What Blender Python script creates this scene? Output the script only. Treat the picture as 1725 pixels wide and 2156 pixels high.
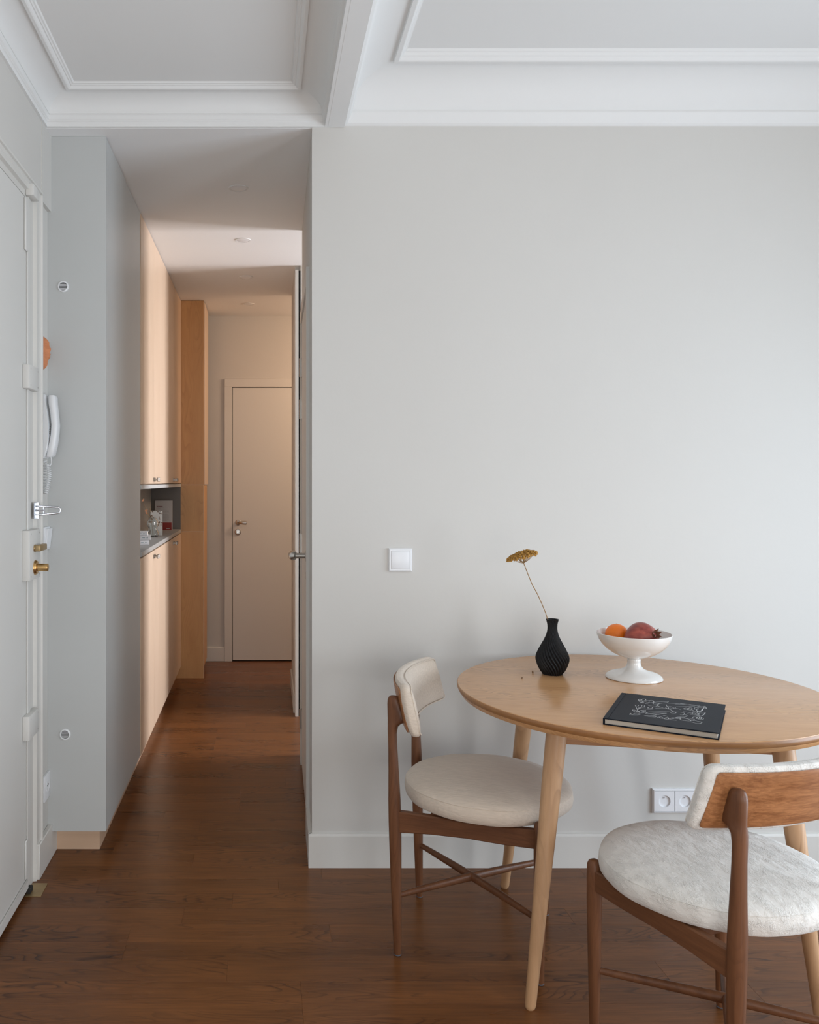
import bpy, bmesh, math, random
from mathutils import Vector, Matrix
random.seed(7)
R = math.radians
for _o in list(bpy.data.objects):
    bpy.data.objects.remove(_o)
SC = bpy.context.scene
COL = SC.collection

# ---------------------------------------------------------------- camera, light, exposure
cam_data = bpy.data.cameras.new('camera')
cam = bpy.data.objects.new('camera', cam_data)
COL.objects.link(cam)
cam.location = (0, 0, 1.35)
cam.rotation_euler = (R(90), 0, 0)
cam_data.sensor_fit = 'HORIZONTAL'
cam_data.sensor_width = 36
cam_data.lens = 36 * 1830 / 1725
cam_data.shift_x = (862.5 - 555) / 1725
cam_data.shift_y = -(1078 - 1013) / 1725
cam_data.clip_start = 0.02
SC.camera = cam

world = bpy.data.worlds.new('world')
SC.world = world
world.use_nodes = True
world.node_tree.nodes['Background'].inputs[0].default_value = (0.75, 0.87, 1.0, 1)
world.node_tree.nodes['Background'].inputs[1].default_value = 1.0

SC.view_settings.view_transform = 'Standard'
SC.view_settings.look = 'None'
SC.view_settings.gamma = 1
SC.view_settings.use_curve_mapping = False
SC.view_settings.exposure = 0.0


def area_light(name, loc, sx, sy, power, color, direction, spread=180):
    d = bpy.data.lights.new(name, 'AREA')
    d.shape = 'RECTANGLE'
    d.size = sx
    d.size_y = sy
    d.energy = power
    d.color = color
    d.spread = R(spread)
    o = bpy.data.objects.new(name, d)
    COL.objects.link(o)
    o.location = loc
    o.rotation_euler = Vector(direction).to_track_quat('-Z', 'Y').to_euler()
    return o


XR = 2.75                      # window wall
# daylight through the three windows (the lamps stand in the window openings)
area_light('daylight', (XR + 0.06, 1.75, 1.0), 1.15, 1.72, 46, (0.72, 0.86, 1.0), (-1, 0, 0))
area_light('daylight', (XR + 0.06, -0.75, 1.0), 1.15, 1.72, 66, (0.93, 0.96, 1.0), (-1, 0, 0))
area_light('daylight', (0.45, -2.56, 1.0), 1.6, 1.72, 42, (1.0, 0.96, 0.92), (0, 1, 0))
area_light('daylight', (XR + 0.06, 4.62, 1.30), 0.85, 2.3, 64, (0.97, 0.96, 1.0), (-1, 0, 0), 120)

# warm fill light added out of view round the corner, warming the far door
area_light('added_warm_fill', (1.3, 5.85, 2.30), 0.5, 0.5, 18, (1.0, 0.68, 0.46), (-0.6, 0.25, -0.55))


# ---------------------------------------------------------------- helpers
def link(o, parent=None, kind=None):
    COL.objects.link(o)
    if parent is not None:
        o.parent = parent
    if kind:
        o['kind'] = kind
    return o


def finish(name, bm, mat, parent=None, smooth=False, kind=None):
    me = bpy.data.meshes.new(name)
    bmesh.ops.recalc_face_normals(bm, faces=bm.faces[:])
    bm.to_mesh(me)
    bm.free()
    if mat is not None:
        me.materials.append(mat)
    if smooth:
        for p in me.polygons:
            p.use_smooth = True
        try:
            me.set_sharp_from_angle(angle=R(40))
        except Exception:
            pass
    o = bpy.data.objects.new(name, me)
    return link(o, parent, kind)


def thing(name, label, cat, loc=(0, 0, 0), rz=0.0, group=None):
    o = bpy.data.objects.new(name, None)
    COL.objects.link(o)
    o.location = loc
    o.rotation_euler = (0, 0, rz)
    o.empty_display_size = 0.05
    return tag(o, label, cat, group)


def tag(o, label, cat=None, group=None):
    o['label'] = label
    if cat:
        o['category'] = cat
    if group:
        o['group'] = group
    return o


def box(bm, x0, x1, y0, y1, z0, z1, bev=0.0, seg=1):
    vs = [bm.verts.new((x, y, z)) for x in (x0, x1) for y in (y0, y1) for z in (z0, z1)]
    q = [(0, 1, 3, 2), (4, 6, 7, 5), (0, 4, 5, 1), (2, 3, 7, 6), (0, 2, 6, 4), (1, 5, 7, 3)]
    fs = [bm.faces.new([vs[i] for i in f]) for f in q]
    if bev > 0:
        es = {e for f in fs for e in f.edges}
        bmesh.ops.bevel(bm, geom=list(es), offset=bev, segments=seg, profile=0.5, affect='EDGES')


def boxes(name, lst, mat, parent=None, bev=0.0, seg=1, kind=None):
    bm = bmesh.new()
    for b in lst:
        box(bm, *b, bev=bev, seg=seg)
    return finish(name, bm, mat, parent, smooth=bev > 0, kind=kind)


def prism(bm, pts, z0, z1):
    """vertical prism over an XY polygon"""
    a = [bm.verts.new((x, y, z0)) for x, y in pts]
    b = [bm.verts.new((x, y, z1)) for x, y in pts]
    n = len(pts)
    bm.faces.new(a[::-1])
    bm.faces.new(b)
    for i in range(n):
        bm.faces.new((a[i], a[(i + 1) % n], b[(i + 1) % n], b[i]))


def loft(bm, loops, cap=True, closed=True):
    rows = [[bm.verts.new(p) for p in lp] for lp in loops]
    n = len(rows[0])
    for r0, r1 in zip(rows, rows[1:]):
        for i in range(n if closed else n - 1):
            j = (i + 1) % n
            bm.faces.new((r0[i], r0[j], r1[j], r1[i]))
    if cap:
        bm.faces.new(rows[0][::-1])
        bm.faces.new(rows[-1])
    return rows


def lathe(bm, prof, seg=48, center=(0, 0, 0), axis='z', rfun=None, cap=True):
    """prof: list of (r, h)"""
    rows = []
    for r, h in prof:
        row = []
        for i in range(seg):
            a = 2 * math.pi * i / seg
            rr = r if rfun is None else rfun(r, h, a)
            x, y = rr * math.cos(a), rr * math.sin(a)
            if axis == 'z':
                p = (x, y, h)
            elif axis == 'x':
                p = (h, x, y)
            else:
                p = (x, h, y)
            row.append((p[0] + center[0], p[1] + center[1], p[2] + center[2]))
        rows.append(row)
    return loft(bm, rows, cap=cap)


def tube(bm, pts, rad, seg=10, sx=1.0):
    """tube along points, rad a number or one per point"""
    pts = [Vector(p) for p in pts]
    n = len(pts)
    if not hasattr(rad, '__len__'):
        rad = [rad] * n
    loops = []
    up = Vector((0, 0, 1))
    t0 = (pts[1] - pts[0]).normalized()
    if abs(t0.dot(up)) > 0.95:
        up = Vector((1, 0, 0))
    nrm = (up - t0 * up.dot(t0)).normalized()
    for i in range(n):
        t = (pts[min(i + 1, n - 1)] - pts[max(i - 1, 0)]).normalized()
        nrm = (nrm - t * nrm.dot(t)).normalized()
        b = t.cross(nrm)
        loops.append([pts[i] + (nrm * math.cos(2 * math.pi * k / seg) + b * sx * math.sin(2 * math.pi * k / seg)) * rad[i] for k in range(seg)])
    loft(bm, loops)


def sphere(bm, c, r, u=16, v=10, sc=(1, 1, 1)):
    m = Matrix.Translation(c) @ Matrix.Diagonal((sc[0], sc[1], sc[2], 1))
    bmesh.ops.create_uvsphere(bm, u_segments=u, v_segments=v, radius=r, matrix=m)


def dup(root, loc, rz, label=None, group=None):
    r = root.copy()
    COL.objects.link(r)
    r.location = loc
    r.rotation_euler = (0, 0, rz)
    if label:
        r['label'] = label
    if group:
        r['group'] = group
    for ch in list(root.children):
        c = ch.copy()
        COL.objects.link(c)
        c.parent = r
        for g in list(ch.children):
            d = g.copy()
            COL.objects.link(d)
            d.parent = c
    return r


def smooth_prof(p, n):
    out = []
    for i in range(n + 1):
        q = i / n * (len(p) - 1)
        k = min(int(q), len(p) - 2)
        f_ = q - k
        p0, p1, p2, p3 = p[max(k - 1, 0)], p[k], p[k + 1], p[min(k + 2, len(p) - 1)]
        out.append(tuple(0.5 * ((2 * b1) + (-a1 + c1) * f_ + (2 * a1 - 5 * b1 + 4 * c1 - d1) * f_ ** 2 + (-a1 + 3 * b1 - 3 * c1 + d1) * f_ ** 3)
                         for a1, b1, c1, d1 in zip(p0, p1, p2, p3)))
    return out


# ---------------------------------------------------------------- materials
def new_mat(name):
    m = bpy.data.materials.new(name)
    m.use_nodes = True
    return m, m.node_tree, m.node_tree.nodes['Principled BSDF']


def plain(name, col, rough=0.5, metal=0.0, bump=0.0, bscale=200, var=0.0, vscale=3, coat=0.0, spec=0.5):
    m, t, b = new_mat(name)
    b.inputs['Base Color'].default_value = (*col, 1)
    b.inputs['Roughness'].default_value = rough
    b.inputs['Metallic'].default_value = metal
    b.inputs['Coat Weight'].default_value = coat
    b.inputs['Specular IOR Level'].default_value = spec
    tc = t.nodes.new('ShaderNodeTexCoord')
    if var > 0:
        n = t.nodes.new('ShaderNodeTexNoise')
        n.inputs['Scale'].default_value = vscale
        n.inputs['Detail'].default_value = 3
        t.links.new(tc.outputs['Object'], n.inputs['Vector'])
        mx = t.nodes.new('ShaderNodeMix')
        mx.data_type = 'RGBA'
        mx.inputs[6].default_value = (*[c * (1 - var) for c in col], 1)
        mx.inputs[7].default_value = (*[min(1, c * (1 + var)) for c in col], 1)
        t.links.new(n.outputs['Fac'], mx.inputs[0])
        t.links.new(mx.outputs[2], b.inputs['Base Color'])
    if bump > 0:
        n2 = t.nodes.new('ShaderNodeTexNoise')
        n2.inputs['Scale'].default_value = bscale
        n2.inputs['Detail'].default_value = 2
        t.links.new(tc.outputs['Object'], n2.inputs['Vector'])
        bp = t.nodes.new('ShaderNodeBump')
        bp.inputs['Strength'].default_value = bump
        bp.inputs['Distance'].default_value = 0.002
        t.links.new(n2.outputs['Fac'], bp.inputs['Height'])
        t.links.new(bp.outputs['Normal'], b.inputs['Normal'])
    return m


def wood(name, light, mid, dark, axis='x', rough=0.4, streak=1.0, figure=0.35, fig_scale=9.0, fine=60.0,
         broad=5.0, coat=0.0, bump=0.05, rnd=1.0, stretch=14.0, spec=0.5, mask=0.40, thin=0.45):
    """grain runs along the object's axis; figure mixes cathedral lines in"""
    m, t, b = new_mat(name)
    N, Lk = t.nodes, t.links
    tc = N.new('ShaderNodeTexCoord')
    oi = N.new('ShaderNodeObjectInfo')
    mul = N.new('ShaderNodeMath')
    mul.operation = 'MULTIPLY'
    mul.inputs[1].default_value = 37.0 * rnd
    Lk.new(oi.outputs['Random'], mul.inputs[0])
    add = N.new('ShaderNodeVectorMath')
    add.operation = 'ADD'
    Lk.new(tc.outputs['Object'], add.inputs[0])
    Lk.new(mul.outputs[0], add.inputs[1])

    def mapped(sl, sc):
        mp = N.new('ShaderNodeMapping')
        s = [sc, sc, sc]
        s['xyz'.index(axis)] = sl
        mp.inputs['Scale'].default_value = s
        Lk.new(add.outputs[0], mp.inputs['Vector'])
        return mp.outputs[0]
    n1 = N.new('ShaderNodeTexNoise')      # fine fibres
    n1.inputs['Scale'].default_value = 1
    n1.inputs['Detail'].default_value = 5
    n1.inputs['Roughness'].default_value = 0.65
    Lk.new(mapped(fine / stretch, fine), n1.inputs['Vector'])
    n2 = N.new('ShaderNodeTexNoise')      # broad tone bands
    n2.inputs['Scale'].default_value = 1
    n2.inputs['Detail'].default_value = 2
    Lk.new(mapped(broad / 6, broad), n2.inputs['Vector'])
    # cathedral figure: contour lines of a stretched noise field
    n3 = N.new('ShaderNodeTexNoise')
    n3.inputs['Scale'].default_value = 1
    n3.inputs['Detail'].default_value = 1.5
    n3.inputs['Distortion'].default_value = 0.3
    Lk.new(mapped(fig_scale / 5, fig_scale), n3.inputs['Vector'])
    m3 = N.new('ShaderNodeMath')
    m3.operation = 'MULTIPLY'
    m3.inputs[1].default_value = 16
    Lk.new(n3.outputs['Fac'], m3.inputs[0])
    fr = N.new('ShaderNodeMath')
    fr.operation = 'FRACT'
    Lk.new(m3.outputs[0], fr.inputs[0])
    r3 = N.new('ShaderNodeValToRGB')
    r3.color_ramp.elements[0].position = 0.0
    r3.color_ramp.elements[0].color = (1, 1, 1, 1)
    r3.color_ramp.elements[1].position = thin
    r3.color_ramp.elements[1].color = (0, 0, 0, 1)
    e = r3.color_ramp.elements.new(0.93)
    e.color = (0, 0, 0, 1)
    e = r3.color_ramp.elements.new(1.0)
    e.color = (1, 1, 1, 1)
    Lk.new(fr.outputs[0], r3.inputs[0])
    # mask where figure shows
    msk = N.new('ShaderNodeMapRange')
    msk.inputs[1].default_value = mask
    msk.inputs[2].default_value = mask + 0.18
    n4 = N.new('ShaderNodeTexNoise')
    n4.inputs['Scale'].default_value = 1
    Lk.new(mapped(1.4, 7), n4.inputs['Vector'])
    Lk.new(n4.outputs['Fac'], msk.inputs[0])
    fm = N.new('ShaderNodeMath')
    fm.operation = 'MULTIPLY'
    Lk.new(r3.outputs[0], fm.inputs[0])
    Lk.new(msk.outputs[0], fm.inputs[1])
    fm1 = N.new('ShaderNodeMath')
    fm1.operation = 'MULTIPLY'
    Lk.new(fm.outputs[0], fm1.inputs[0])
    Lk.new(n1.outputs['Fac'], fm1.inputs[1])
    fm2 = N.new('ShaderNodeMath')
    fm2.operation = 'MULTIPLY'
    fm2.inputs[1].default_value = figure * 1.8
    fm2.use_clamp = True
    Lk.new(fm1.outputs[0], fm2.inputs[0])
    # base tone
    s1 = N.new('ShaderNodeMapRange')
    s1.inputs[1].default_value = 0.5 - 0.22 / streak
    s1.inputs[2].default_value = 0.5 + 0.22 / streak
    Lk.new(n1.outputs['Fac'], s1.inputs[0])
    mxa = N.new('ShaderNodeMix')
    mxa.data_type = 'RGBA'
    mxa.inputs[6].default_value = (*mid, 1)
    mxa.inputs[7].default_value = (*light, 1)
    s2 = N.new('ShaderNodeMapRange')
    s2.inputs[1].default_value = 0.3
    s2.inputs[2].default_value = 0.7
    Lk.new(n2.outputs['Fac'], s2.inputs[0])
    av = N.new('ShaderNodeMath')
    av.operation = 'MULTIPLY_ADD'
    av.inputs[1].default_value = 0.5
    Lk.new(s1.outputs[0], av.inputs[0])
    hv = N.new('ShaderNodeMath')
    hv.operation = 'MULTIPLY'
    hv.inputs[1].default_value = 0.5
    Lk.new(s2.outputs[0], hv.inputs[0])
    Lk.new(hv.outputs[0], av.inputs[2])
    Lk.new(av.outputs[0], mxa.inputs[0])
    mxb = N.new('ShaderNodeMix')
    mxb.data_type = 'RGBA'
    mxb.inputs[7].default_value = (*dark, 1)
    Lk.new(mxa.outputs[2], mxb.inputs[6])
    Lk.new(fm2.outputs[0], mxb.inputs[0])
    Lk.new(mxb.outputs[2], b.inputs['Base Color'])
    # per-object value change
    if rnd > 0:
        hs = N.new('ShaderNodeHueSaturation')
        mr = N.new('ShaderNodeMapRange')
        mr.inputs[3].default_value = 1 - 0.16 * rnd
        mr.inputs[4].default_value = 1 + 0.16 * rnd
        Lk.new(oi.outputs['Random'], mr.inputs[0])
        Lk.new(mr.outputs[0], hs.inputs['Value'])
        Lk.new(mxb.outputs[2], hs.inputs['Color'])
        Lk.new(hs.outputs[0], b.inputs['Base Color'])
    b.inputs['Roughness'].default_value = rough
    b.inputs['Coat Weight'].default_value = coat
    b.inputs['Coat Roughness'].default_value = 0.25
    b.inputs['Specular IOR Level'].default_value = spec
    rr = N.new('ShaderNodeMapRange')
    rr.inputs[3].default_value = rough - 0.06
    rr.inputs[4].default_value = rough + 0.10
    Lk.new(n2.outputs['Fac'], rr.inputs[0])
    Lk.new(rr.outputs[0], b.inputs['Roughness'])
    bp = N.new('ShaderNodeBump')
    bp.inputs['Strength'].default_value = bump
    bp.inputs['Distance'].default_value = 0.001
    Lk.new(n1.outputs['Fac'], bp.inputs['Height'])
    Lk.new(bp.outputs['Normal'], b.inputs['Normal'])
    return m


def fabric(name, col, bump=0.5, streak=2.6, depth=0.14, rs=85):
    m, t, b = new_mat(name)
    N, Lk = t.nodes, t.links
    b.inputs['Roughness'].default_value = 0.85
    b.inputs['Sheen Weight'].default_value = 0.25
    tc = N.new('ShaderNodeTexCoord')
    mp = N.new('ShaderNodeMapping')
    mp.inputs['Scale'].default_value = (1, streak, streak)
    mp.inputs['Rotation'].default_value = (0, 0, 0.5)
    Lk.new(tc.outputs['Object'], mp.inputs['Vector'])
    n = N.new('ShaderNodeTexNoise')       # crinkled jacquard ridges
    n.inputs['Scale'].default_value = rs
    n.inputs['Detail'].default_value = 3
    n.inputs['Distortion'].default_value = 1.6
    Lk.new(mp.outputs[0], n.inputs['Vector'])
    n2 = N.new('ShaderNodeTexNoise')
    n2.inputs['Scale'].default_value = 26
    n2.inputs['Detail'].default_value = 4
    Lk.new(mp.outputs[0], n2.inputs['Vector'])
    mx = N.new('ShaderNodeMix')
    mx.data_type = 'RGBA'
    mx.inputs[6].default_value = (*[c * (1 - depth) for c in col], 1)
    mx.inputs[7].default_value = (*[min(1, c * 1.08) for c in col], 1)
    Lk.new(n2.outputs['Fac'], mx.inputs[0])
    Lk.new(mx.outputs[2], b.inputs['Base Color'])
    mu = N.new('ShaderNodeMath')
    mu.operation = 'MULTIPLY'
    Lk.new(n.outputs['Fac'], mu.inputs[0])
    mr = N.new('ShaderNodeMapRange')
    mr.inputs[1].default_value = 0.35
    mr.inputs[2].default_value = 0.65
    Lk.new(n2.outputs['Fac'], mr.inputs[0])
    Lk.new(mr.outputs[0], mu.inputs[1])
    bp = N.new('ShaderNodeBump')
    bp.inputs['Strength'].default_value = bump
    bp.inputs['Distance'].default_value = 0.004
    Lk.new(mu.outputs[0], bp.inputs['Height'])
    Lk.new(bp.outputs['Normal'], b.inputs['Normal'])
    return m


M_wall = plain('wall_paint', (0.635, 0.62, 0.59), 0.75, bump=0.12, bscale=60, var=0.015, spec=0.3)
M_white = plain('ceiling_paint', (0.80, 0.80, 0.79), 0.75, bump=0.08, bscale=40, spec=0.3)
M_ceil = plain('corridor_ceiling_paint', (0.88, 0.88, 0.875), 0.75, bump=0.05, bscale=40, spec=0.3)
M_trim = plain('satin_trim_paint', (0.68, 0.665, 0.63), 0.42, bump=0.08, bscale=30, spec=0.4)
M_door = plain('door_paint', (0.69, 0.68, 0.65), 0.45, bump=0.06, bscale=30, spec=0.4)
M_grey = plain('grey_lacquer', (0.535, 0.548, 0.54), 0.42, bump=0.05, bscale=80, var=0.02, spec=0.4)
M_dgrey = plain('dark_grey_laminate', (0.15, 0.14, 0.13), 0.5)
M_knob = plain('antique_steel', (0.30, 0.27, 0.24), 0.35, 1.0)
M_counter = plain('grey_laminate', (0.42, 0.42, 0.41), 0.4, spec=0.4)
M_gap = plain('dark_gap', (0.02, 0.017, 0.015), 0.8)
M_plastic = plain('white_plastic', (0.83, 0.84, 0.86), 0.3)
M_oldplastic = plain('phone_plastic', (0.80, 0.81, 0.82), 0.28)
M_steel = plain('brushed_steel', (0.55, 0.53, 0.50), 0.28, 1.0, bump=0.05, bscale=300)
M_chrome = plain('chrome', (0.68, 0.70, 0.75), 0.2, 1.0)
M_brass = plain('brass', (0.62, 0.40, 0.17), 0.3, 1.0, var=0.15, vscale=40)
M_brass_dull = plain('dull_brass', (0.40, 0.29, 0.15), 0.45, 0.7, var=0.2, vscale=30)
M_terracotta = plain('terracotta', (0.62, 0.24, 0.11), 0.85, bump=0.8, bscale=180, var=0.2, vscale=60)
M_black = plain('matt_black', (0.009, 0.009, 0.010), 0.5, spec=0.25)
M_ceramic = plain('white_ceramic', (0.80, 0.785, 0.76), 0.12, coat=0.6)
M_felt = plain('grey_felt', (0.10, 0.11, 0.13), 0.9)
M_floor = wood('walnut_floor', (0.225, 0.085, 0.026), (0.108, 0.040, 0.0135), (0.030, 0.011, 0.006), 'x', 0.27, 1.5,
               figure=0.95, fig_scale=12, fine=120, broad=10, rnd=0.7, mask=0.47, thin=0.30, spec=0.26, bump=0.04, stretch=18)
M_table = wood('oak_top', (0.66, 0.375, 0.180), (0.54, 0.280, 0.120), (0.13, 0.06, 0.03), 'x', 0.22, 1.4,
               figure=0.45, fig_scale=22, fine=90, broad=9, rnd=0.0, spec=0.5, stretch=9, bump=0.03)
M_oakleg = wood('oak_leg', (0.60, 0.365, 0.200), (0.43, 0.245, 0.125), (0.22, 0.11, 0.05), 'z', 0.42, 1.0,
                figure=0.4, fig_scale=9, fine=80, broad=12, rnd=0.3, bump=0.05)
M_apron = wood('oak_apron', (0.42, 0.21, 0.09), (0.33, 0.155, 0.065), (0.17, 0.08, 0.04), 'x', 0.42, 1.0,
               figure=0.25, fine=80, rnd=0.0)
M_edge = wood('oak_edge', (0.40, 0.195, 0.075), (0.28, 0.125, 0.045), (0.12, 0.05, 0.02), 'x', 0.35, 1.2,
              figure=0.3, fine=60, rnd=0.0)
M_teak = wood('teak_leg', (0.215, 0.090, 0.040), (0.080, 0.032, 0.016), (0.05, 0.02, 0.012), 'z', 0.36, 1.0,
              figure=0.25, fig_scale=12, fine=110, broad=14, rnd=0.4, bump=0.04, spec=0.3)
M_teakx = wood('teak_rail', (0.215, 0.090, 0.040), (0.080, 0.032, 0.016), (0.05, 0.02, 0.012), 'x', 0.36, 1.0,
               figure=0.25, fig_scale=12, fine=110, broad=14, rnd=0.4, bump=0.04, spec=0.3)
M_veneer = wood('teak_veneer', (0.46, 0.205, 0.080), (0.235, 0.088, 0.030), (0.08, 0.03, 0.012), 'y', 0.38, 2.6,
                figure=0.25, fig_scale=30, fine=230, broad=60, rnd=0.0, stretch=14, bump=0.05)
M_birchL = wood('pale_birch', (0.74, 0.57, 0.43), (0.67, 0.50, 0.36), (0.54, 0.37, 0.25), 'z', 0.36, 0.7,
                figure=0.12, fig_scale=4, fine=40, broad=6, rnd=0.15, bump=0.02)
M_birch = wood('birch_ply', (0.64, 0.37, 0.155), (0.52, 0.27, 0.10), (0.33, 0.15, 0.05), 'z', 0.40, 0.8,
               figure=0.30, fig_scale=9, fine=30, broad=6, rnd=0.1, bump=0.02, stretch=8)
M_birchx = wood('plinth_ply', (0.66, 0.47, 0.33), (0.58, 0.39, 0.26), (0.38, 0.22, 0.12), 'x', 0.45, 0.8,
                figure=0.25, fig_scale=6, fine=40, broad=8, rnd=0.1)
M_fabric1 = fabric('cream_velvet', (0.73, 0.625, 0.52), 0.35, 7, 0.22, 60)
M_fabric2 = fabric('cream_jacquard', (0.78, 0.755, 0.71), 1.0, 1.6, 0.04, 150)

# ---------------------------------------------------------------- floor
YW = 3.045                     # facing wall
YB = -2.5                      # wall behind the camera
YE = 6.518                     # end of the corridor
ZC = 2.5875                    # corridor ceiling
floor = boxes('floor', [(-0.95, 3.2, -2.7, 6.8, -0.12, -0.0145)], M_floor, kind='structure')
PW = 0.1005
plank_mesh = {}


def plank(x0, y0, length):
    """board of a stock length, shared mesh"""
    if length not in plank_mesh:
        bm = bmesh.new()
        g = 0.0001
        box(bm, g, length - g, g, PW - g, -0.014, 0.0, bev=0.0003)
        me = bpy.data.meshes.new('plank')
        bmesh.ops.recalc_face_normals(bm, faces=bm.faces[:])
        bm.to_mesh(me)
        bm.free()
        me.materials.append(M_floor)
        plank_mesh[length] = me
    o = bpy.data.objects.new('plank', plank_mesh[length])
    o.location = (x0, y0, 0)
    link(o, floor)


row = 0
y = 1.944 - 2 * PW
rng = random.Random(21)
while y < YE:
    xmax = XR if y < YW - 0.02 else 0.62
    xmin = -0.80
    x = xmin - rng.choice([0.0, 0.2, 0.35, 0.5, 0.65])
    first = True
    while x < xmax - 0.05:
        ln = rng.choice([0.6, 0.9, 0.9, 1.2])
        a = max(x, xmin)
        e = min(x + ln, xmax)
        ln2 = round(e - a, 2)
        if ln2 > 0.03:
            plank(a, y, ln2)
        x = x + ln
    y += PW
    row += 1
# the part of the floor behind the camera and in the side room, out of view
boxes('plank', [(-0.80, XR, -2.5, 1.944 - 2 * PW, -0.014, 0.0), (0.62, XR, YW, 6.6, -0.014, 0.0)], M_floor, floor)['kind'] = 'stuff'

# ---------------------------------------------------------------- walls and ceilings
boxes('wall_back', [(0.170, 3.2, YW, YW + 0.11, 0, 2.80)], M_wall, kind='structure')


def wskew(yy, base=0.170):
    return base + (yy - YW) * 0.0165


bm = bmesh.new()
prism(bm, [(0.170, YW + 0.0005), (wskew(4.29), 4.29), (wskew(4.29) + 0.10, 4.29), (0.270, YW + 0.11)], 0, ZC)
finish('wall_corridor_near', bm, M_wall, kind='structure')
bm = bmesh.new()
prism(bm, [(0.1815, 5.02), (0.1875, 5.785), (0.30, 5.785), (0.30, 5.0), (0.226, 5.0), (0.226, 5.02)], 0, ZC)
finish('wall_corridor_far', bm, M_wall, kind='structure')
boxes('wall_end', [(-0.95, 3.2, YE, YE + 0.12, 0, 2.80)], M_wall, kind='structure')
boxes('wall_left', [(-0.95, -0.800, -2.7, 6.7, 0, 2.80),
                    (-0.800, -0.765, -2.7, 2.99, 2.325, 2.72),
                    (-0.800, -0.762, 2.99, 3.20, 2.315, 2.72),
                    (-0.800, -0.775, 2.985, 6.6, 0, 2.315),
                    (-0.800, -0.775, 3.20, 6.6, 2.315, 2.72),
                    (-0.800, -0.765, -2.7, 1.70, 0, 2.325)], M_wall, kind='structure')
boxes('wall_right', [(XR, XR + 0.2, a_, b_, c_, d_) for a_, b_, c_, d_ in (
    (-2.7, -1.40, 0, 2.8), (-0.10, 1.10, 0, 2.8), (2.40, 4.15, 0, 2.8), (5.10, 6.7, 0, 2.8),
    (-1.40, -0.10, 2.15, 2.8), (1.10, 2.40, 2.15, 2.8), (4.15, 5.10, 2.5, 2.8),
    (-1.40, -0.10, 0, 0.12), (1.10, 2.40, 0, 0.12), (4.15, 5.10, 0, 0.1))], M_wall, kind='structure')
boxes('wall_side', [(0.296, XR, 5.14, 5.24, 0, ZC)], M_wall, kind='structure')
boxes('wall_front', [(-0.95, -0.40, -2.7, YB, 0, 2.8), (1.30, 3.2, -2.7, YB, 0, 2.8), (-0.40, 1.30, -2.7, YB, 2.15, 2.8),
                     (-0.40, 1.30, -2.7, YB, 0, 0.12)], M_wall, kind='structure')


def window_frame(name, ax, c0, c1, z0, z1, pos):
    """simple two-leaf french window in the opening"""
    w = 0.05
    mid = (c0 + c1) / 2
    segs = [(c0, c0 + w, z0, z1), (c1 - w, c1, z0, z1), (c0, c1, z0, z0 + w), (c0, c1, z1 - w, z1), (mid - w * 0.7, mid + w * 0.7, z0, z1)]
    lst = []
    for a, b_, c, d in segs:
        lst.append((pos, pos + 0.04, a, b_, c, d) if ax == 'x' else (a, b_, pos, pos + 0.04, c, d))
    return boxes(name, lst, M_trim, kind='structure')


window_frame('window_1', 'x', 1.10, 2.40, 0.12, 2.15, XR)
window_frame('window_2', 'x', -1.40, -0.10, 0.12, 2.15, XR)
window_frame('window_3', 'y', -0.40, 1.30, 0.12, 2.15, -2.54)
window_frame('window_4', 'x', 4.15, 5.10, 0.10, 2.50, XR)

boxes('ceiling', [(-0.95, 3.2, -2.7, YW + 0.11, 2.80, 2.90)], M_white, kind='structure')
boxes('ceiling', [(-0.95, 3.2, YW + 0.003, 6.7, ZC, 2.80)], M_ceil, kind='structure')

# beam between the two coffers
bm = bmesh.new()
box(bm, 0.2235, 0.2850, YB, YW, 2.588, 2.81, bev=0.002)
finish('trim_1', bm, M_white, kind='structure')


def cornice(name, prof, x0, x1, y0, y1, ztop):
    bm = bmesh.new()
    rows = []
    for d, z in prof:
        rows.append([bm.verts.new(p) for p in ((x0 + d, y0 + d, z), (x1 - d, y0 + d, z), (x1 - d, y1 - d, z), (x0 + d, y1 - d, z))])
    for r0, r1 in zip(rows, rows[1:]):
        for i in range(4):
            j = (i + 1) % 4
            bm.faces.new((r0[i], r0[j], r1[j], r1[i]))
    bm.faces.new(rows[-1])
    o = finish(name, bm, M_white, kind='structure')
    me = o.data
    for p in me.polygons:
        p.use_smooth = True
    me.set_sharp_from_angle(angle=R(14))
    return o


def cove(d0, z0, d1, z1, n=12):
    return [(d0 + (d1 - d0) * (1 - math.cos(math.pi / 2 * i / n)), z0 + (z1 - z0) * math.sin(math.pi / 2 * i / n)) for i in range(n + 1)]


pL = [(-0.01, 2.5885), (0.009, 2.5885), (0.009, 2.6035), (0.0125, 2.6055), (0.0125, 2.608), (0.017, 2.612), (0.019, 2.619), (0.0195, 2.6245),
      (0.0165, 2.6255), (0.0165, 2.629), (0.0190, 2.6295)] + cove(0.0185, 2.632, 0.096, 2.682) + \
     [(0.097, 2.6745), (0.106, 2.6745), (0.110, 2.677), (0.115, 2.683), (0.118, 2.683), (0.1215, 2.686), (0.126, 2.687), (0.129, 2.692)]
cornice('trim_2', pL, -0.765, 0.2235, YB, YW, 2.69)
pR = [(-0.01, 2.5935), (0.0005, 2.5935), (0.006, 2.597), (0.010, 2.601), (0.014, 2.612), (0.020, 2.627), (0.023, 2.632), (0.023, 2.636), (0.0195, 2.6375),
      (0.0195, 2.642)] + cove(0.0195, 2.644, 0.148, 2.752) + \
     [(0.149, 2.741), (0.163, 2.741), (0.167, 2.744), (0.172, 2.752), (0.177, 2.756), (0.181, 2.763), (0.186, 2.766), (0.188, 2.773)]
cornice('trim_3', pR, 0.285, XR, YB, YW, 2.775)

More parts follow.
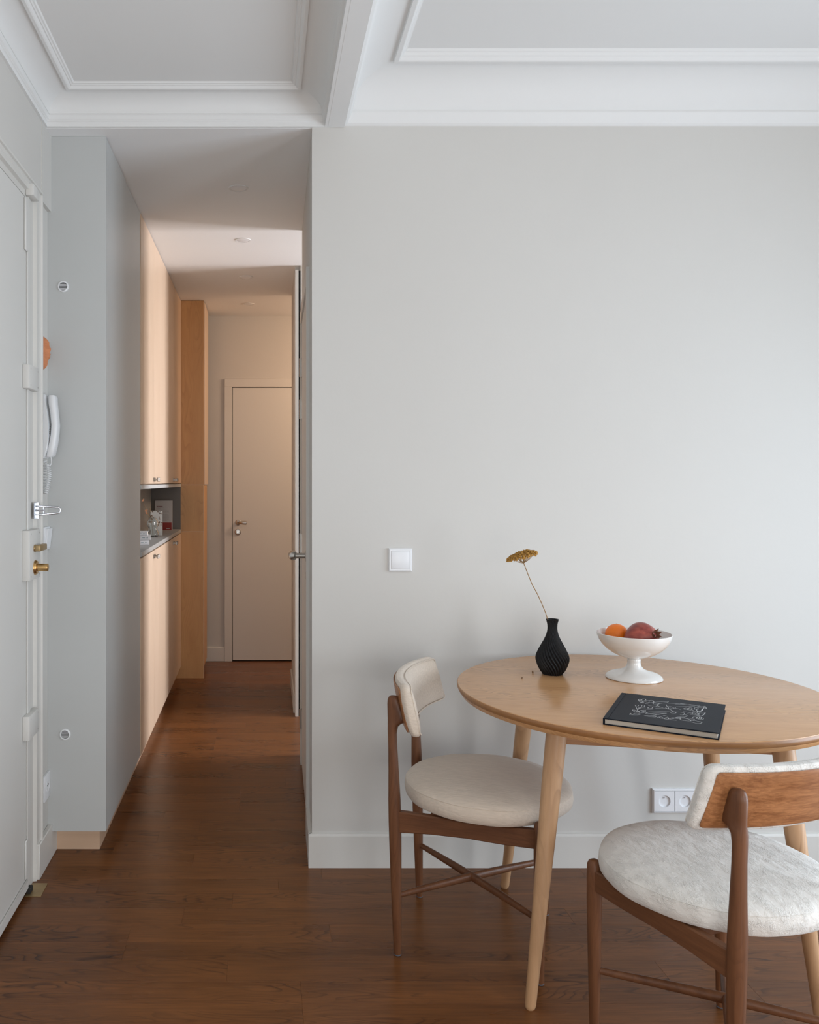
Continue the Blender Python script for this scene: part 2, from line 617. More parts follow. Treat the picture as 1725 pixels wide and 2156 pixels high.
# baseboards
def base_profile_x(name, x0, x1, yface, h=0.118, th=0.013):
    bm = bmesh.new()
    pts = [(yface + th, 0), (yface, 0), (yface, h - 0.008), (yface + 0.006, h), (yface + th, h)]
    a = [bm.verts.new((x0, y_, z_)) for y_, z_ in pts]
    b_ = [bm.verts.new((x1, y_, z_)) for y_, z_ in pts]
    for i in range(5):
        j = (i + 1) % 5
        bm.faces.new((a[i], a[j], b_[j], b_[i]))
    bm.faces.new(a[::-1])
    bm.faces.new(b_)
    return finish(name, bm, M_trim, kind='structure')


base_profile_x('baseboard_back', 0.157, XR, YW - 0.013)
bm = bmesh.new()
prism(bm, [(0.157, YW - 0.013), (0.1605, 3.30), (0.175, 3.30), (0.170, YW)], 0, 0.112)
prism(bm, [(0.160, YW - 0.010), (0.1625, 3.30), (0.175, 3.30), (0.170, YW)], 0.112, 0.118)
finish('baseboard_corridor', bm, M_trim, kind='structure')
boxes('baseboard_left', [(-0.775, -0.757, 2.94, 3.20, 0, 0.119)], M_trim, bev=0.003, kind='structure')
boxes('baseboard_end', [(-0.775, -0.292, YE - 0.012, YE, 0, 0.107)], M_trim, bev=0.002, kind='structure')
bm = bmesh.new()
prism(bm, [(0.1735, 5.06), (0.1785, 5.79), (0.19, 5.79), (0.185, 5.06)], 0, 0.10)
finish('baseboard_far', bm, M_trim, kind='structure')
# white jamb at the far side of the side-room opening, dark slot behind it
boxes('trim_4', [(0.1815, 0.2005, 4.98, 5.02, 0, 2.560)], M_trim, bev=0.001, kind='structure')
boxes('trim_5', [(0.2005, 0.2130, 5.00, 5.02, 0, 2.56)], M_gap, kind='structure')
boxes('trim_6', [(0.2130, 0.30, 4.985, 5.02, 0, ZC)], M_trim, kind='structure')

# ---------------------------------------------------------------- entrance door in the left wall
door1 = bpy.data.objects.new('door_1', None)
link(door1, kind='structure')
boxes('door_leaf', [(-0.800, -0.777, 1.80, 2.850, 0.012, 2.277)], M_door, door1, bev=0.0015)
boxes('drip_rail', [(-0.777, -0.769, 1.80, 2.846, 0.016, 0.048)], M_door, door1, bev=0.003)
bm = bmesh.new()
prism(bm, [(-0.80, 2.854), (-0.7745, 2.854), (-0.7730, 2.858), (-0.7730, 2.880), (-0.7755, 2.884), (-0.7775, 2.93), (-0.7660, 2.933),
           (-0.7660, 2.962), (-0.7645, 2.966), (-0.7645, 2.981), (-0.7585, 2.984), (-0.7585, 2.992), (-0.80, 2.992)], 0.0, 2.330)
finish('casing', bm, M_trim, door1)
bm = bmesh.new()
bmesh.ops.create_cube(bm, size=0)
bm.free()
bm = bmesh.new()
# head of the casing, same steps turned flat, runs along the wall
prof = [(-0.80, 2.279), (-0.7779, 2.279), (-0.7779, 2.300), (-0.7664, 2.303), (-0.7664, 2.318), (-0.7649, 2.320), (-0.7649, 2.333), (-0.7589, 2.335), (-0.7589, 2.343), (-0.80, 2.343)]
a = [bm.verts.new((x_, 1.70, z_)) for x_, z_ in prof]
b_ = [bm.verts.new((x_, 2.9916, z_)) for x_, z_ in prof]
for i in range(len(prof)):
    j = (i + 1) % len(prof)
    bm.faces.new((a[i], a[j], b_[j], b_[i]))
bm.faces.new(a[::-1])
bm.faces.new(b_)
finish('casing_head', bm, M_trim, door1)
# cover strip of the multi-point lock along the leaf edge
boxes('cover_strip', [(-0.777, -0.7705, 2.842, 2.868, 0.05, 2.255)], M_door, door1, bev=0.002)


def lock_case(z0, z1, y0=2.800, y1=2.917, xf=-0.754):
    o = boxes('lock_case', [(-0.777, xf, y0, y1, z0, z1)], M_door, door1, bev=0.0025, seg=2)
    bm = bmesh.new()
    for zz in (z0 + 0.012, z1 - 0.012):
        lathe(bm, [(0.0025, xf - 0.001), (0.0025, xf + 0.0006)], 8, (0, y0 + 0.018, zz), 'x')
        lathe(bm, [(0.0025, xf - 0.001), (0.0025, xf + 0.0006)], 8, (0, y1 - 0.012, zz), 'x')
    finish('screw', bm, M_steel, o)
    return o


lock_case(1.650, 1.727)
lock_case(0.512, 0.590)
main_lock = lock_case(1.028, 1.190, 2.795, 2.925, -0.752)
boxes('top_bolt', [(-0.777, -0.750, 2.835, 2.905, 2.2835, 2.322)], M_door, door1, bev=0.003, seg=2)
boxes('bolt_plate', [(-0.777, -0.769, 2.815, 2.848, 2.100, 2.272)], M_door, door1, bev=0.003)
boxes('bolt_plate', [(-0.777, -0.770, 2.82, 2.852, 0.055, 0.18)], M_door, door1, bev=0.003)
boxes('bolt_tip', [(-0.775, -0.760, 2.835, 2.866, 0.0025, 0.020)], M_gap, door1, bev=0.002)
# brass latch lever and cylinder, sub-parts of the lock
bm = bmesh.new()
lathe(bm, [(0.012, -0.7525), (0.012, -0.748), (0.009, -0.744)], 20, (0, 2.853, 1.130), 'x')
box(bm, -0.746, -0.728, 2.836, 2.925, 1.120, 1.1405, bev=0.0035, seg=2)
finish('latch_lever', bm, M_brass_dull, main_lock, smooth=True)
bm = bmesh.new()
lathe(bm, [(0.0245, -0.753), (0.0245, -0.750), (0.021, -0.744), (0.0135, -0.742)], 28, (0, 2.86, 1.066), 'x')
lathe(bm, [(0.0125, -0.745), (0.0125, -0.712), (0.0118, -0.709), (0.010, -0.708)], 28, (0, 2.86, 1.066), 'x')
finish('cylinder_knob', bm, M_brass, main_lock, smooth=True)
bm = bmesh.new()
for k in range(5):
    lathe(bm, [(0.0011, -0.0128), (0.0011, -0.0122)], 6, (-0.739 + k * 0.0048, 2.86, 1.066), 'y')
finish('cylinder_dimple', bm, M_gap, main_lock)

# ---------------------------------------------------------------- far door
door3 = bpy.data.objects.new('door_2', None)
link(door3, kind='structure')
boxes('casing', [(-0.292, -0.2345, YE - 0.014, YE, 0, 2.056), (-0.292, 0.70, YE - 0.014, YE, 2.056, 2.116), (0.5, 0.56, YE - 0.014, YE, 0, 2.056)],
      M_trim, door3, bev=0.0015)
boxes('shadow_gap', [(-0.2345, 0.5, YE - 0.004, YE, 0, 2.056)], M_gap, door3)
boxes('door_leaf', [(-0.2305, 0.495, YE - 0.010, YE - 0.001, 0.010, 2.050)], M_door, door3, bev=0.001)
bm = bmesh.new()
ly = YE - 0.010
lathe(bm, [(0.020, ly), (0.020, ly - 0.006), (0.017, ly - 0.008)], 20, (-0.190, 0, 1.040), 'y')
tube(bm, [(-0.190, ly, 1.040), (-0.190, ly - 0.035, 1.040), (-0.180, ly - 0.045, 1.040), (-0.150, ly - 0.047, 1.039), (-0.128, ly - 0.047, 1.038), (-0.122, ly - 0.047, 1.038)],
     [0.009, 0.009, 0.010, 0.013, 0.013, 0.006], 14)
h = finish('door_handle', bm, M_steel, door3, smooth=True)
bm = bmesh.new()
lathe(bm, [(0.024, ly), (0.024, ly - 0.005), (0.021, ly - 0.007), (0.012, ly - 0.007), (0.010, ly - 0.004)], 22, (-0.192, 0, 0.970), 'y')
lathe(bm, [(0.0075, ly), (0.0075, ly - 0.010)], 14, (-0.192, 0, 0.970), 'y')
finish('key_rose', bm, M_steel, door3, smooth=True)

# ---------------------------------------------------------------- side door of the corridor (right)
door2 = bpy.data.objects.new('door_3', None)
link(door2, kind='structure')


def skew_box(bm, d0, d1, y0, y1, z0, z1):
    """box on the skewed corridor wall; d = how far it stands out of it"""
    prism(bm, [(wskew(y0) - d1, y0), (wskew(y1) - d1, y1), (wskew(y1) - d0, y1), (wskew(y0) - d0, y0)], z0, z1)


bm = bmesh.new()
skew_box(bm, 0, 0.0125, 3.285, 3.350, 0, 2.16)
skew_box(bm, 0, 0.0125, 4.135, 4.200, 0, 2.16)
skew_box(bm, 0, 0.0125, 3.350, 4.135, 2.10, 2.16)
finish('casing', bm, M_trim, door2)
bm = bmesh.new()
skew_box(bm, 0, 0.006, 3.354, 4.085, 0.01, 2.095)
finish('door_leaf', bm, M_door, door2)
for zc in (1.885, 1.690, 1.058, 0.228):
    bm = bmesh.new()
    yy = 4.105
    lathe(bm, [(0.0075, zc - 0.045), (0.0075, zc - 0.001), (0.0065, zc), (0.0075, zc + 0.001), (0.0075, zc + 0.045)], 12, (wskew(yy) - 0.011, yy, 0))
    skew_box(bm, 0.0, 0.0085, yy - 0.018, yy + 0.018, zc - 0.045, zc + 0.045)
    finish('hinge', bm, M_steel, door2, smooth=True)
bm = bmesh.new()
hx, hy, hz = wskew(3.43) - 0.006, 3.43, 1.0555
lathe(bm, [(0.024, hx), (0.024, hx - 0.004), (0.022, hx - 0.006)], 20, (0, hy, hz), 'x')
lathe(bm, [(0.0105, hx), (0.0105, hx - 0.042), (0.011, hx - 0.046)], 20, (0, hy, hz), 'x')
tube(bm, [(hx - 0.046, hy - 0.012, hz), (hx - 0.052, hy - 0.008, hz), (hx - 0.054, hy + 0.01, hz), (hx - 0.052, hy + 0.06, hz), (hx - 0.048, hy + 0.105, hz), (hx - 0.047, hy + 0.115, hz)],
     [0.008, 0.0165, 0.0190, 0.0165, 0.013, 0.008], 20)
finish('door_handle', bm, M_steel, door2, smooth=True)
bm = bmesh.new()
lathe(bm, [(0.014, hx), (0.014, hx - 0.005)], 16, (0, hy, hz - 0.078), 'x')
finish('key_rose', bm, M_steel, door2, smooth=True)

# ---------------------------------------------------------------- grey wardrobe
YG = 3.119
XF = -0.565
wardrobe = thing('wardrobe', 'tall pale grey wardrobe reaching the corridor ceiling on a pale wood plinth', 'wardrobe', (-0.67, 3.56, 0))
wl = wardrobe.location


def part(name, lst, mat, root, bev=0.001, seg=1):
    l = root.location
    return boxes(name, [(a - l.x, b_ - l.x, c - l.y, d - l.y, e - l.z, f_ - l.z) for a, b_, c, d, e, f_ in lst], mat, root, bev, seg)


part('end_panel', [(-0.7755, XF - 0.0, YG, YG + 0.018, 0.093, 2.5872)], M_grey, wardrobe, 0.0008)
part('carcass', [(-0.774, XF - 0.020, YG + 0.018, 4.005, 0.093, 2.586)], M_grey, wardrobe, 0)
part('door', [(XF - 0.019, XF, YG + 0.019, 3.5635, 0.093, 2.584)], M_grey, wardrobe, 0.0012)
part('door', [(XF - 0.021, XF - 0.003, 3.5665, 4.004, 0.084, 2.584)], M_grey, wardrobe, 0.0012)
part('plinth', [(-0.774, -0.601, 3.188, 3.206, 0, 0.093), (-0.619, -0.601, 3.206, 4.004, 0, 0.093)], M_birchx, wardrobe, 0.0005)


def vent(x, z, root):
    l = root.location
    cy = YG - l.y
    bm = bmesh.new()
    lathe(bm, [(0.0145, cy - 0.002), (0.0150, cy - 0.005), (0.0190, cy - 0.004), (0.0200, cy + 0.001)], 28, (x - l.x, 0, z), 'y', cap=False)
    v = finish('vent_ring', bm, M_plastic, root, smooth=True)
    bm = bmesh.new()
    lathe(bm, [(0.0148, cy - 0.0006), (0.0148, cy + 0.0008)], 24, (x - l.x, 0, z), 'y')
    finish('vent_hole', bm, M_gap, v)
    for k in range(-2, 4):
        zz = (k - 0.5) * 0.0046
        w = math.sqrt(max(0, 0.0148 ** 2 - zz ** 2))
        boxes('vent_slat', [(x - l.x - w, x - l.x + w, cy - 0.003, cy - 0.0005, z + zz - 0.0009, z + zz + 0.0009)], M_oldplastic, v)


vent(-0.7187, 2.048, wardrobe)
vent(-0.712, 0.441, wardrobe)

# ---------------------------------------------------------------- wooden corridor cabinets
ZU = 1.334
for (y0, y1, nm) in ((4.007, 4.977, 'nearer'), (4.979, 5.945, 'farther')):
    ym = (y0 + y1) / 2
    up = thing('wall_cabinet', '%s of the two pale birch wall cabinets above the grey niche' % nm, 'cabinet', (-0.67, ym, ZU))
    part('carcass', [(-0.774, XF - 0.020, y0, y1, ZU, 2.586)], M_birchL, up, 0)
    lo = thing('base_cabinet', '%s of the two pale birch base cabinets below the grey counter' % nm, 'cabinet', (-0.67, ym, 0))
    part('carcass', [(-0.774, XF - 0.020, y0, y1, 0.087, 0.998)], M_birchL, lo, 0)
    part('plinth', [(-0.774, -0.601, y0, y1, 0, 0.087)], M_birchx, lo, 0)
    for s in (-1, 1):
        a, b_ = (y0 + 0.001, ym - 0.001) if s < 0 else (ym + 0.001, y1 - 0.001)
        du = part('door', [(XF - 0.019, XF, a, b_, ZU + 0.003, 2.584)], M_birchL, up, 0.0008)
        dl = part('door', [(XF - 0.019, XF, a, b_, 0.083, 0.992)], M_birchL, lo, 0.0008)
        for dd, zz, root in ((du, 1.358, up), (dl, 0.962, lo)):
            l = root.location
            yy = ym + s * 0.022 - l.y
            bm = bmesh.new()
            box(bm, XF - l.x, XF - l.x + 0.004, yy - 0.009, yy + 0.009, zz - l.z - 0.010, zz - l.z + 0.010, bev=0.0008)
            box(bm, XF - l.x + 0.003, XF - l.x + 0.018, yy - 0.004, yy + 0.004, zz - l.z - 0.004, zz - l.z + 0.004, bev=0.0005)
            box(bm, XF - l.x + 0.017, XF - l.x + 0.027, yy - 0.010, yy + 0.010, zz - l.z - 0.010, zz - l.z + 0.010, bev=0.0015)
            finish('knob', bm, M_knob, dd)

niche = thing('niche_lining', 'grey lined open niche between the wall and base cabinets', 'niche', (-0.67, 4.97, 1.022))
part('soffit', [(-0.774, XF + 0.001, 4.006, 5.946, 1.312, 1.332)], M_grey, niche, 0.0005)
part('back_panel', [(-0.774, -0.768, 4.006, 5.946, 1.0225, 1.311)], M_grey, niche, 0)
part('end_panel', [(-0.768, XF - 0.002, 5.934, 5.946, 1.0225, 1.311)], M_dgrey, niche, 0)
counter = thing('worktop', 'long grey worktop running through the niche', 'worktop', (-0.67, 4.97, 1.0))
part('slab', [(-0.774, XF + 0.003, 4.006, 5.946, 1.000, 1.022)], M_counter, counter, 0.001)

# tall birch cabinet at the corridor's end
tall = thing('tall_cabinet', 'tall golden birch plywood cabinet standing out at the far end of the corridor', 'cabinet', (-0.6, 6.15, 0))
XT = -0.411
part('carcass', [(-0.774, XT - 0.022, 5.966, 6.36, 0.0, 2.586)], M_birch, tall, 0)
part('front_panel', [(-0.774, XT, 5.948, 5.966, 1.3265, 2.585)], M_birch, tall, 0.0006)
part('front_panel', [(-0.774, XT, 5.948, 5.966, 1.0055, 1.3235)], M_birch, tall, 0.0006)
part('front_panel', [(-0.774, XT, 5.948, 5.966, 0.0, 1.0025)], M_birch, tall, 0.0006)
part('edge_strip', [(-0.774, XT - 0.0006, 5.9488, 5.966, 1.3232, 1.3268), (-0.774, XT - 0.0006, 5.9488, 5.966, 1.0022, 1.0058),
                    (XT, XT + 0.003, 5.949, 5.966, 0.0, 1.3235)], M_birchL, tall, 0)
part('door', [(XT - 0.021, XT + 0.006, 5.975, 6.355, 1.327, 2.580)], M_birchL, tall, 0.001)
part('door', [(XT - 0.021, XT - 0.003, 5.975, 6.355, 0.060, 1.320)], M_birch, tall, 0.001)

# ---------------------------------------------------------------- things on the left wall
XW = -0.775
# terracotta face
face = thing('face_mask', 'small terracotta face relief hanging beside the entrance door', 'wall ornament', (XW, 3.052, 1.80))
bm = bmesh.new()
prof_z = smooth_prof([(-0.0572, 0.002), (-0.052, 0.010), (-0.042, 0.016), (-0.030, 0.0175), (-0.021, 0.0215), (-0.015, 0.0265), (-0.010, 0.0250), (-0.005, 0.0275), (0.000, 0.0245),
                     (0.007, 0.0270), (0.014, 0.0290), (0.020, 0.0255), (0.027, 0.0225), (0.036, 0.0225), (0.046, 0.0165), (0.053, 0.009), (0.0575, 0.002)], 48)
loops = []
for z_, d_ in prof_z:
    hw = 0.040 * math.sqrt(max(0.03, 1 - (z_ / 0.0585) ** 2))
    lp = []
    for k in range(13):
        t_ = -1 + 2 * k / 12
        dep = d_ * (1 - abs(t_) ** 2.2) ** 0.8 * (0.82 + 0.18 * math.exp(-(t_ / 0.22) ** 2)) if abs(t_) < 1 else 0
        if 0.012 < z_ < 0.03:
            dep -= 0.005 * math.exp(-((abs(t_) - 0.42) / 0.16) ** 2)
        lp.append((max(dep, 0.0005), t_ * hw, z_))
    loops.append(lp)
rows = [[bm.verts.new(p) for p in lp] for lp in loops]
for r0, r1 in zip(rows, rows[1:]):
    for i in range(12):
        bm.faces.new((r0[i], r0[i + 1], r1[i + 1], r1[i]))
back = [bm.verts.new((0, v[0].co.y, v[0].co.z)) for v in [(r[0],) for r in rows]]
back2 = [bm.verts.new((0, r[-1].co.y, r[-1].co.z)) for r in rows]
for i in range(len(rows) - 1):
    bm.faces.new((rows[i][0], rows[i + 1][0], back[i + 1], back[i]))
    bm.faces.new((rows[i][-1], rows[i + 1][-1], back2[i + 1], back2[i]))
    bm.faces.new((back[i], back[i + 1], back2[i + 1], back2[i]))
finish('relief', bm, M_terracotta, face, smooth=True)

# intercom
phone = thing('intercom', 'white wall intercom handset with coiled cord beside the entrance door', 'intercom', (XW, 3.055, 1.43))
bm = bmesh.new()
ys = (-0.036, 0.036)
pr = [(0.0, 0.0), (0.012, 0.0), (0.022, 0.03), (0.026, 0.07), (0.027, 0.115), (0.022, 0.16), (0.016, 0.19), (0.016, 0.222), (0.0, 0.222)]
a = [bm.verts.new((x_, ys[0], z_)) for x_, z_ in pr]
b_ = [bm.verts.new((x_, ys[1], z_)) for x_, z_ in pr]
for i in range(len(pr)):
    j = (i + 1) % len(pr)
    bm.faces.new((a[i], a[j], b_[j], b_[i]))
bm.faces.new(a[::-1])
bm.faces.new(b_)
bmesh.ops.bevel(bm, geom=bm.edges[:], offset=0.0025, segments=2, affect='EDGES')
finish('wall_base', bm, M_oldplastic, phone, smooth=True)
bm = bmesh.new()
pts = [(0.024, 0, 0.004), (0.028, 0, 0.010), (0.035, 0, 0.04), (0.042, 0, 0.08), (0.0445, 0, 0.115), (0.041, 0, 0.155), (0.036, 0, 0.19), (0.035, 0, 0.214), (0.034, 0, 0.220)]
tn = [0.010, 0.013, 0.0135, 0.0125, 0.0125, 0.0125, 0.0135, 0.0135, 0.010]
loops = []
for (x_, y_, z_), t_ in zip(pts, tn):
    lp = []
    for k in range(20):
        an = 2 * math.pi * k / 20
        cx, sy = math.cos(an), math.sin(an)
        lp.append((x_ + t_ * math.copysign(abs(cx) ** 0.55, cx), 0.026 * math.copysign(abs(sy) ** 0.55, sy) * (t_ / 0.0135) ** 0.5, z_))
    loops.append(lp)
loft(bm, loops)
finish('handset', bm, M_oldplastic, phone, smooth=True)
bm = bmesh.new()
for k in range(5):
    box(bm, 0.0265, 0.0278, -0.020, -0.008, 0.086 + k * 0.006, 0.0885 + k * 0.006)
finish('speaker_slot', bm, M_gap, phone)
bm = bmesh.new()
tube(bm, [(0.028, -0.002, 0.006), (0.030, -0.002, -0.018), (0.024, -0.002, -0.026), (0.018, -0.004, -0.024)], 0.0022, 8)
coil = []
nturn = 26
for i in range(nturn * 10 + 1):
    s_ = i / (nturn * 10)
    if s_ < 0.55:
        u_ = s_ / 0.55
        cx_, cz_ = 0.020 - 0.010 * u_ + 0.008 * math.sin(u_ * 3), -0.024 - 0.105 * u_
    else:
        u_ = (s_ - 0.55) / 0.45
        cx_, cz_ = 0.010 - 0.004 * u_ - 0.006 * math.sin(u_ * 3), -0.129 + 0.117 * u_
    an = 2 * math.pi * nturn * s_
    coil.append((cx_ + 0.0068 * math.cos(an), (-0.010 if s_ < .55 else 0.006) + 0.0068 * math.sin(an), cz_ + 0.004))
tube(bm, coil, 0.0018, 6)
finish('coiled_cord', bm, M_oldplastic, phone, smooth=True)

# chrome door guard
guard = thing('door_guard', 'chrome swing bar door guard on the entrance door frame', 'door guard', (-0.766, 2.945, 1.2515))
bm = bmesh.new()
box(bm, -0.001, 0.004, -0.048, -0.014, -0.027, 0.027, bev=0.001)
finish('mount_plate', bm, M_chrome, guard)
bm = bmesh.new()
for z0_, z1_ in ((-0.027, -0.015), (-0.0135, -0.002), (0.002, 0.0135), (0.015, 0.027)):
    lathe(bm, [(0.0052, z0_), (0.0064, z0_ + 0.001), (0.0064, z1_ - 0.001), (0.0052, z1_)], 14, (0.0075, -0.030, 0))
finish('hinge_barrel', bm, M_chrome, guard, smooth=True)
bm = bmesh.new()
# U-shaped bar swung out from the frame
A_ = Vector((0.008, -0.030, 0))
dv = Vector((0.068, 0.036, 0.0))
loop = []
for t_, z_ in ((0.05, 0.0145), (0.91, 0.0095), (0.98, 0.0055), (1.0, 0.0), (0.98, -0.0055), (0.91, -0.0095), (0.05, -0.0145)):
    p_ = A_ + dv * t_
    loop.append((p_.x, p_.y, z_))
tube(bm, loop, 0.0036, 10)
p_ = A_ + dv * 0.28
tube(bm, [(A_.x, A_.y, 0), tuple(A_ + dv * 0.3)], 0.003, 8)
tube(bm, [(p_.x, p_.y, -0.0105), (p_.x, p_.y, 0.0105)], 0.0032, 8)
finish('swing_bar', bm, M_chrome, guard, smooth=True)

# rocker switch by the lock and outlet near the floor
sw2 = thing('wall_switch', 'white rocker light switch on the narrow wall beside the entrance door', 'light switch', (XW, 3.088, 1.148))
boxes('frame', [(0, 0.009, -0.040, 0.030, -0.040, 0.040)], M_plastic, sw2, bev=0.0015, seg=2)
bm = bmesh.new()
pts = [(0.009, -0.034), (0.011, -0.034), (0.019, 0.034), (0.009, 0.034)]
a = [bm.verts.new((x_, -0.034, z_)) for x_, z_ in pts]
b_ = [bm.verts.new((x_, 0.026, z_)) for x_, z_ in pts]
for i in range(4):
    j = (i + 1) % 4
    bm.faces.new((a[i], a[j], b_[j], b_[i]))
bm.faces.new(a[::-1])
bm.faces.new(b_)
bmesh.ops.bevel(bm, geom=bm.edges[:], offset=0.001, segments=1, affect='EDGES')
finish('rocker', bm, M_plastic, sw2)
ot2 = thing('wall_outlet', 'white single wall outlet low beside the entrance door', 'power outlet', (XW, 3.085, 0.268))
boxes('frame', [(0, 0.009, -0.041, 0.041, -0.045, 0.045)], M_plastic, ot2, bev=0.0015, seg=2)
bm = bmesh.new()
lathe(bm, [(0.021, 0.0085), (0.021, 0.0100), (0.019, 0.0100), (0.0185, 0.0092)], 24, (0, 0, 0), 'x')
finish('socket_insert', bm, M_plastic, ot2, smooth=True)
bm = bmesh.new()
lathe(bm, [(0.0025, 0.0092), (0.0025, 0.0099)], 8, (0, -0.009, 0.004), 'x')
lathe(bm, [(0.0025, 0.0092), (0.0025, 0.0099)], 8, (0, 0.009, 0.004), 'x')
finish('pin_hole', bm, M_gap, ot2)

tag(boxes('threshold_plate', [(-0.775, -0.7235, 2.823, 2.914, 0.0, 0.0022)], M_brass_dull, bev=0.0005),
    'small brass plate on the floor at the foot of the entrance door', 'threshold plate')

# ---------------------------------------------------------------- facing wall: switch and outlets
sw = thing('wall_switch', 'white square light switch alone on the plain wall left of the flower', 'light switch', (0.4785, YW, 1.0745))


def wall_frame(bm, x0, x1, z0, z1, hole, dep=0.010):
    """bevelled rectangular frame in the XZ plane, hole = inner margins"""
    m_ = hole
    o1 = [(x0, 0, z0), (x1, 0, z0), (x1, 0, z1), (x0, 0, z1)]
    o2 = [(x0, -dep * 0.6, z0), (x1, -dep * 0.6, z0), (x1, -dep * 0.6, z1), (x0, -dep * 0.6, z1)]
    e = 0.004
    o3 = [(x0 + e, -dep, z0 + e), (x1 - e, -dep, z0 + e), (x1 - e, -dep, z1 - e), (x0 + e, -dep, z1 - e)]
    o4 = [(x0 + m_, -dep, z0 + m_), (x1 - m_, -dep, z0 + m_), (x1 - m_, -dep, z1 - m_), (x0 + m_, -dep, z1 - m_)]
    o5 = [(x0 + m_, -dep * 0.5, z0 + m_), (x1 - m_, -dep * 0.5, z0 + m_), (x1 - m_, -dep * 0.5, z1 - m_), (x0 + m_, -dep * 0.5, z1 - m_)]
    loft(bm, [o1, o2, o3, o4, o5], cap=True)


bm = bmesh.new()
wall_frame(bm, -0.0405, 0.0405, -0.0405, 0.0405, 0.0085)
finish('frame', bm, M_plastic, sw)
boxes('rocker', [(-0.0315, 0.0315, -0.0115, -0.004, -0.0315, 0.0315)], M_plastic, sw, bev=0.001, seg=2)

ot = thing('wall_outlet', 'white double wall outlet low on the wall behind the nearer chair', 'power outlet', (1.436, YW, 0.2325))
bm = bmesh.new()
wall_frame(bm, -0.0761, 0.0761, -0.0425, 0.0425, 0.0065, 0.012)
finish('frame', bm, M_plastic, ot)
for cx in (-0.0355, 0.0355):
    bm = bmesh.new()
    # square face with a round recess
    sq = []
    for k in range(32):
        an = 2 * math.pi * k / 32
        c_, s_ = math.cos(an), math.sin(an)
        mm = max(abs(c_), abs(s_))
        sq.append((cx + 0.0340 * c_ / mm, s_ / mm * 0.0350, an))
    yy = -0.0118
    l0 = [(x_, -0.005, z_) for x_, z_, an in sq]
    l1 = [(x_, yy, z_) for x_, z_, an in sq]
    l2 = [(cx + 0.0205 * math.cos(an), yy, 0.0205 * math.sin(an)) for x_, z_, an in sq]
    l3 = [(cx + 0.0195 * math.cos(an), -0.0008, 0.0195 * math.sin(an)) for x_, z_, an in sq]
    loft(bm, [l0, l1, l2, l3])
    s = finish('socket', bm, M_plastic, ot)
    s.data.set_sharp_from_angle(angle=R(30))
    bm = bmesh.new()
    for dx in (-0.0095, 0.0095):
        lathe(bm, [(0.0032, -0.0008), (0.0032, -0.0014)], 12, (cx + dx, 0, 0.0), 'y')
    finish('pin_hole', bm, M_gap, s)
    bm = bmesh.new()
    lathe(bm, [(0.0022, -0.0008), (0.0022, -0.0090), (0.0012, -0.0105)], 12, (cx, 0, 0.0115), 'y')
    finish('earth_pin', bm, M_chrome, s, smooth=True)

# ---------------------------------------------------------------- downlights
for k, (yy, w) in enumerate(((3.67, 'nearest to the living room'), (4.461, 'second from the living room'), (5.274, 'third from the living room'), (6.068, 'nearest to the far door'))):
    dl = thing('downlight', 'white round recessed ceiling downlight, %s' % w, 'downlight', (-0.106, yy, ZC), 0, 'corridor downlights')
    bm = bmesh.new()
    lathe(bm, [(0.034, -0.0005), (0.034, -0.0035), (0.041, -0.003), (0.0425, 0.0005)], 32)
    finish('ring', bm, M_white, dl, smooth=True)
    bm = bmesh.new()
    lathe(bm, [(0.033, -0.0004), (0.033, -0.0025), (0.020, -0.0045), (0.004, -0.0050)], 28)
    finish('lens', bm, M_plastic, dl, smooth=True)

# ---------------------------------------------------------------- table
TC = (1.0775, 2.505)
TA = math.atan2(-0.102, 0.677)
table = thing('dining_table', 'round oak dining table with four splayed round legs', 'table', (TC[0], TC[1], 0), TA)
bm = bmesh.new()
lathe(bm, [(0.450, 0.7190), (0.4952, 0.7192), (0.5030, 0.7300), (0.5055, 0.7400), (0.5060, 0.7480), (0.5050, 0.7495), (0.5030, 0.750)], 160)
finish('tabletop', bm, M_table, table, smooth=True)
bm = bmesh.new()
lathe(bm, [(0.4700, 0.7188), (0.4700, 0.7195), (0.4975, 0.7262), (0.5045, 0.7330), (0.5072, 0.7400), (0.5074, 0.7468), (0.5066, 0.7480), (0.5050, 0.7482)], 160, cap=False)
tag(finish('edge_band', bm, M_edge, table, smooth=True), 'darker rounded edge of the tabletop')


def table_local(wx, wy):
    dx, dy = wx - TC[0], wy - TC[1]
    c_, s_ = math.cos(-TA), math.sin(-TA)
    return dx * c_ - dy * s_, dx * s_ + dy * c_


feet = [(0.6820, 2.2235), (0.8000, 2.8850), (1.3640, 2.1180), (1.4735, 2.7940)]
splay = [0.115, 0.100, 0.096, 0.100]
tops = []
for (fx, fy), sp_in in zip(feet, splay):
    lx, ly_ = table_local(fx, fy)
    r0 = math.hypot(lx, ly_)
    ux, uy = lx / r0, ly_ / r0
    rt = r0 - sp_in
    tops.append((ux * rt, uy * rt))
    loops = []
    for z_, rad in ((0.0, 0.0095), (0.004, 0.0125), (0.010, 0.0140), (0.20, 0.0178), (0.42, 0.0228), (0.58, 0.0258), (0.66, 0.0265), (0.722, 0.0265)):
        rr = r0 + (rt - r0) * z_ / 0.72
        loops.append([(ux * rr + rad * math.cos(2 * math.pi * k / 24), uy * rr + rad * math.sin(2 * math.pi * k / 24), z_) for k in range(24)])
    bm = bmesh.new()
    loft(bm, loops)
    finish('leg', bm, M_oakleg, table, smooth=True)
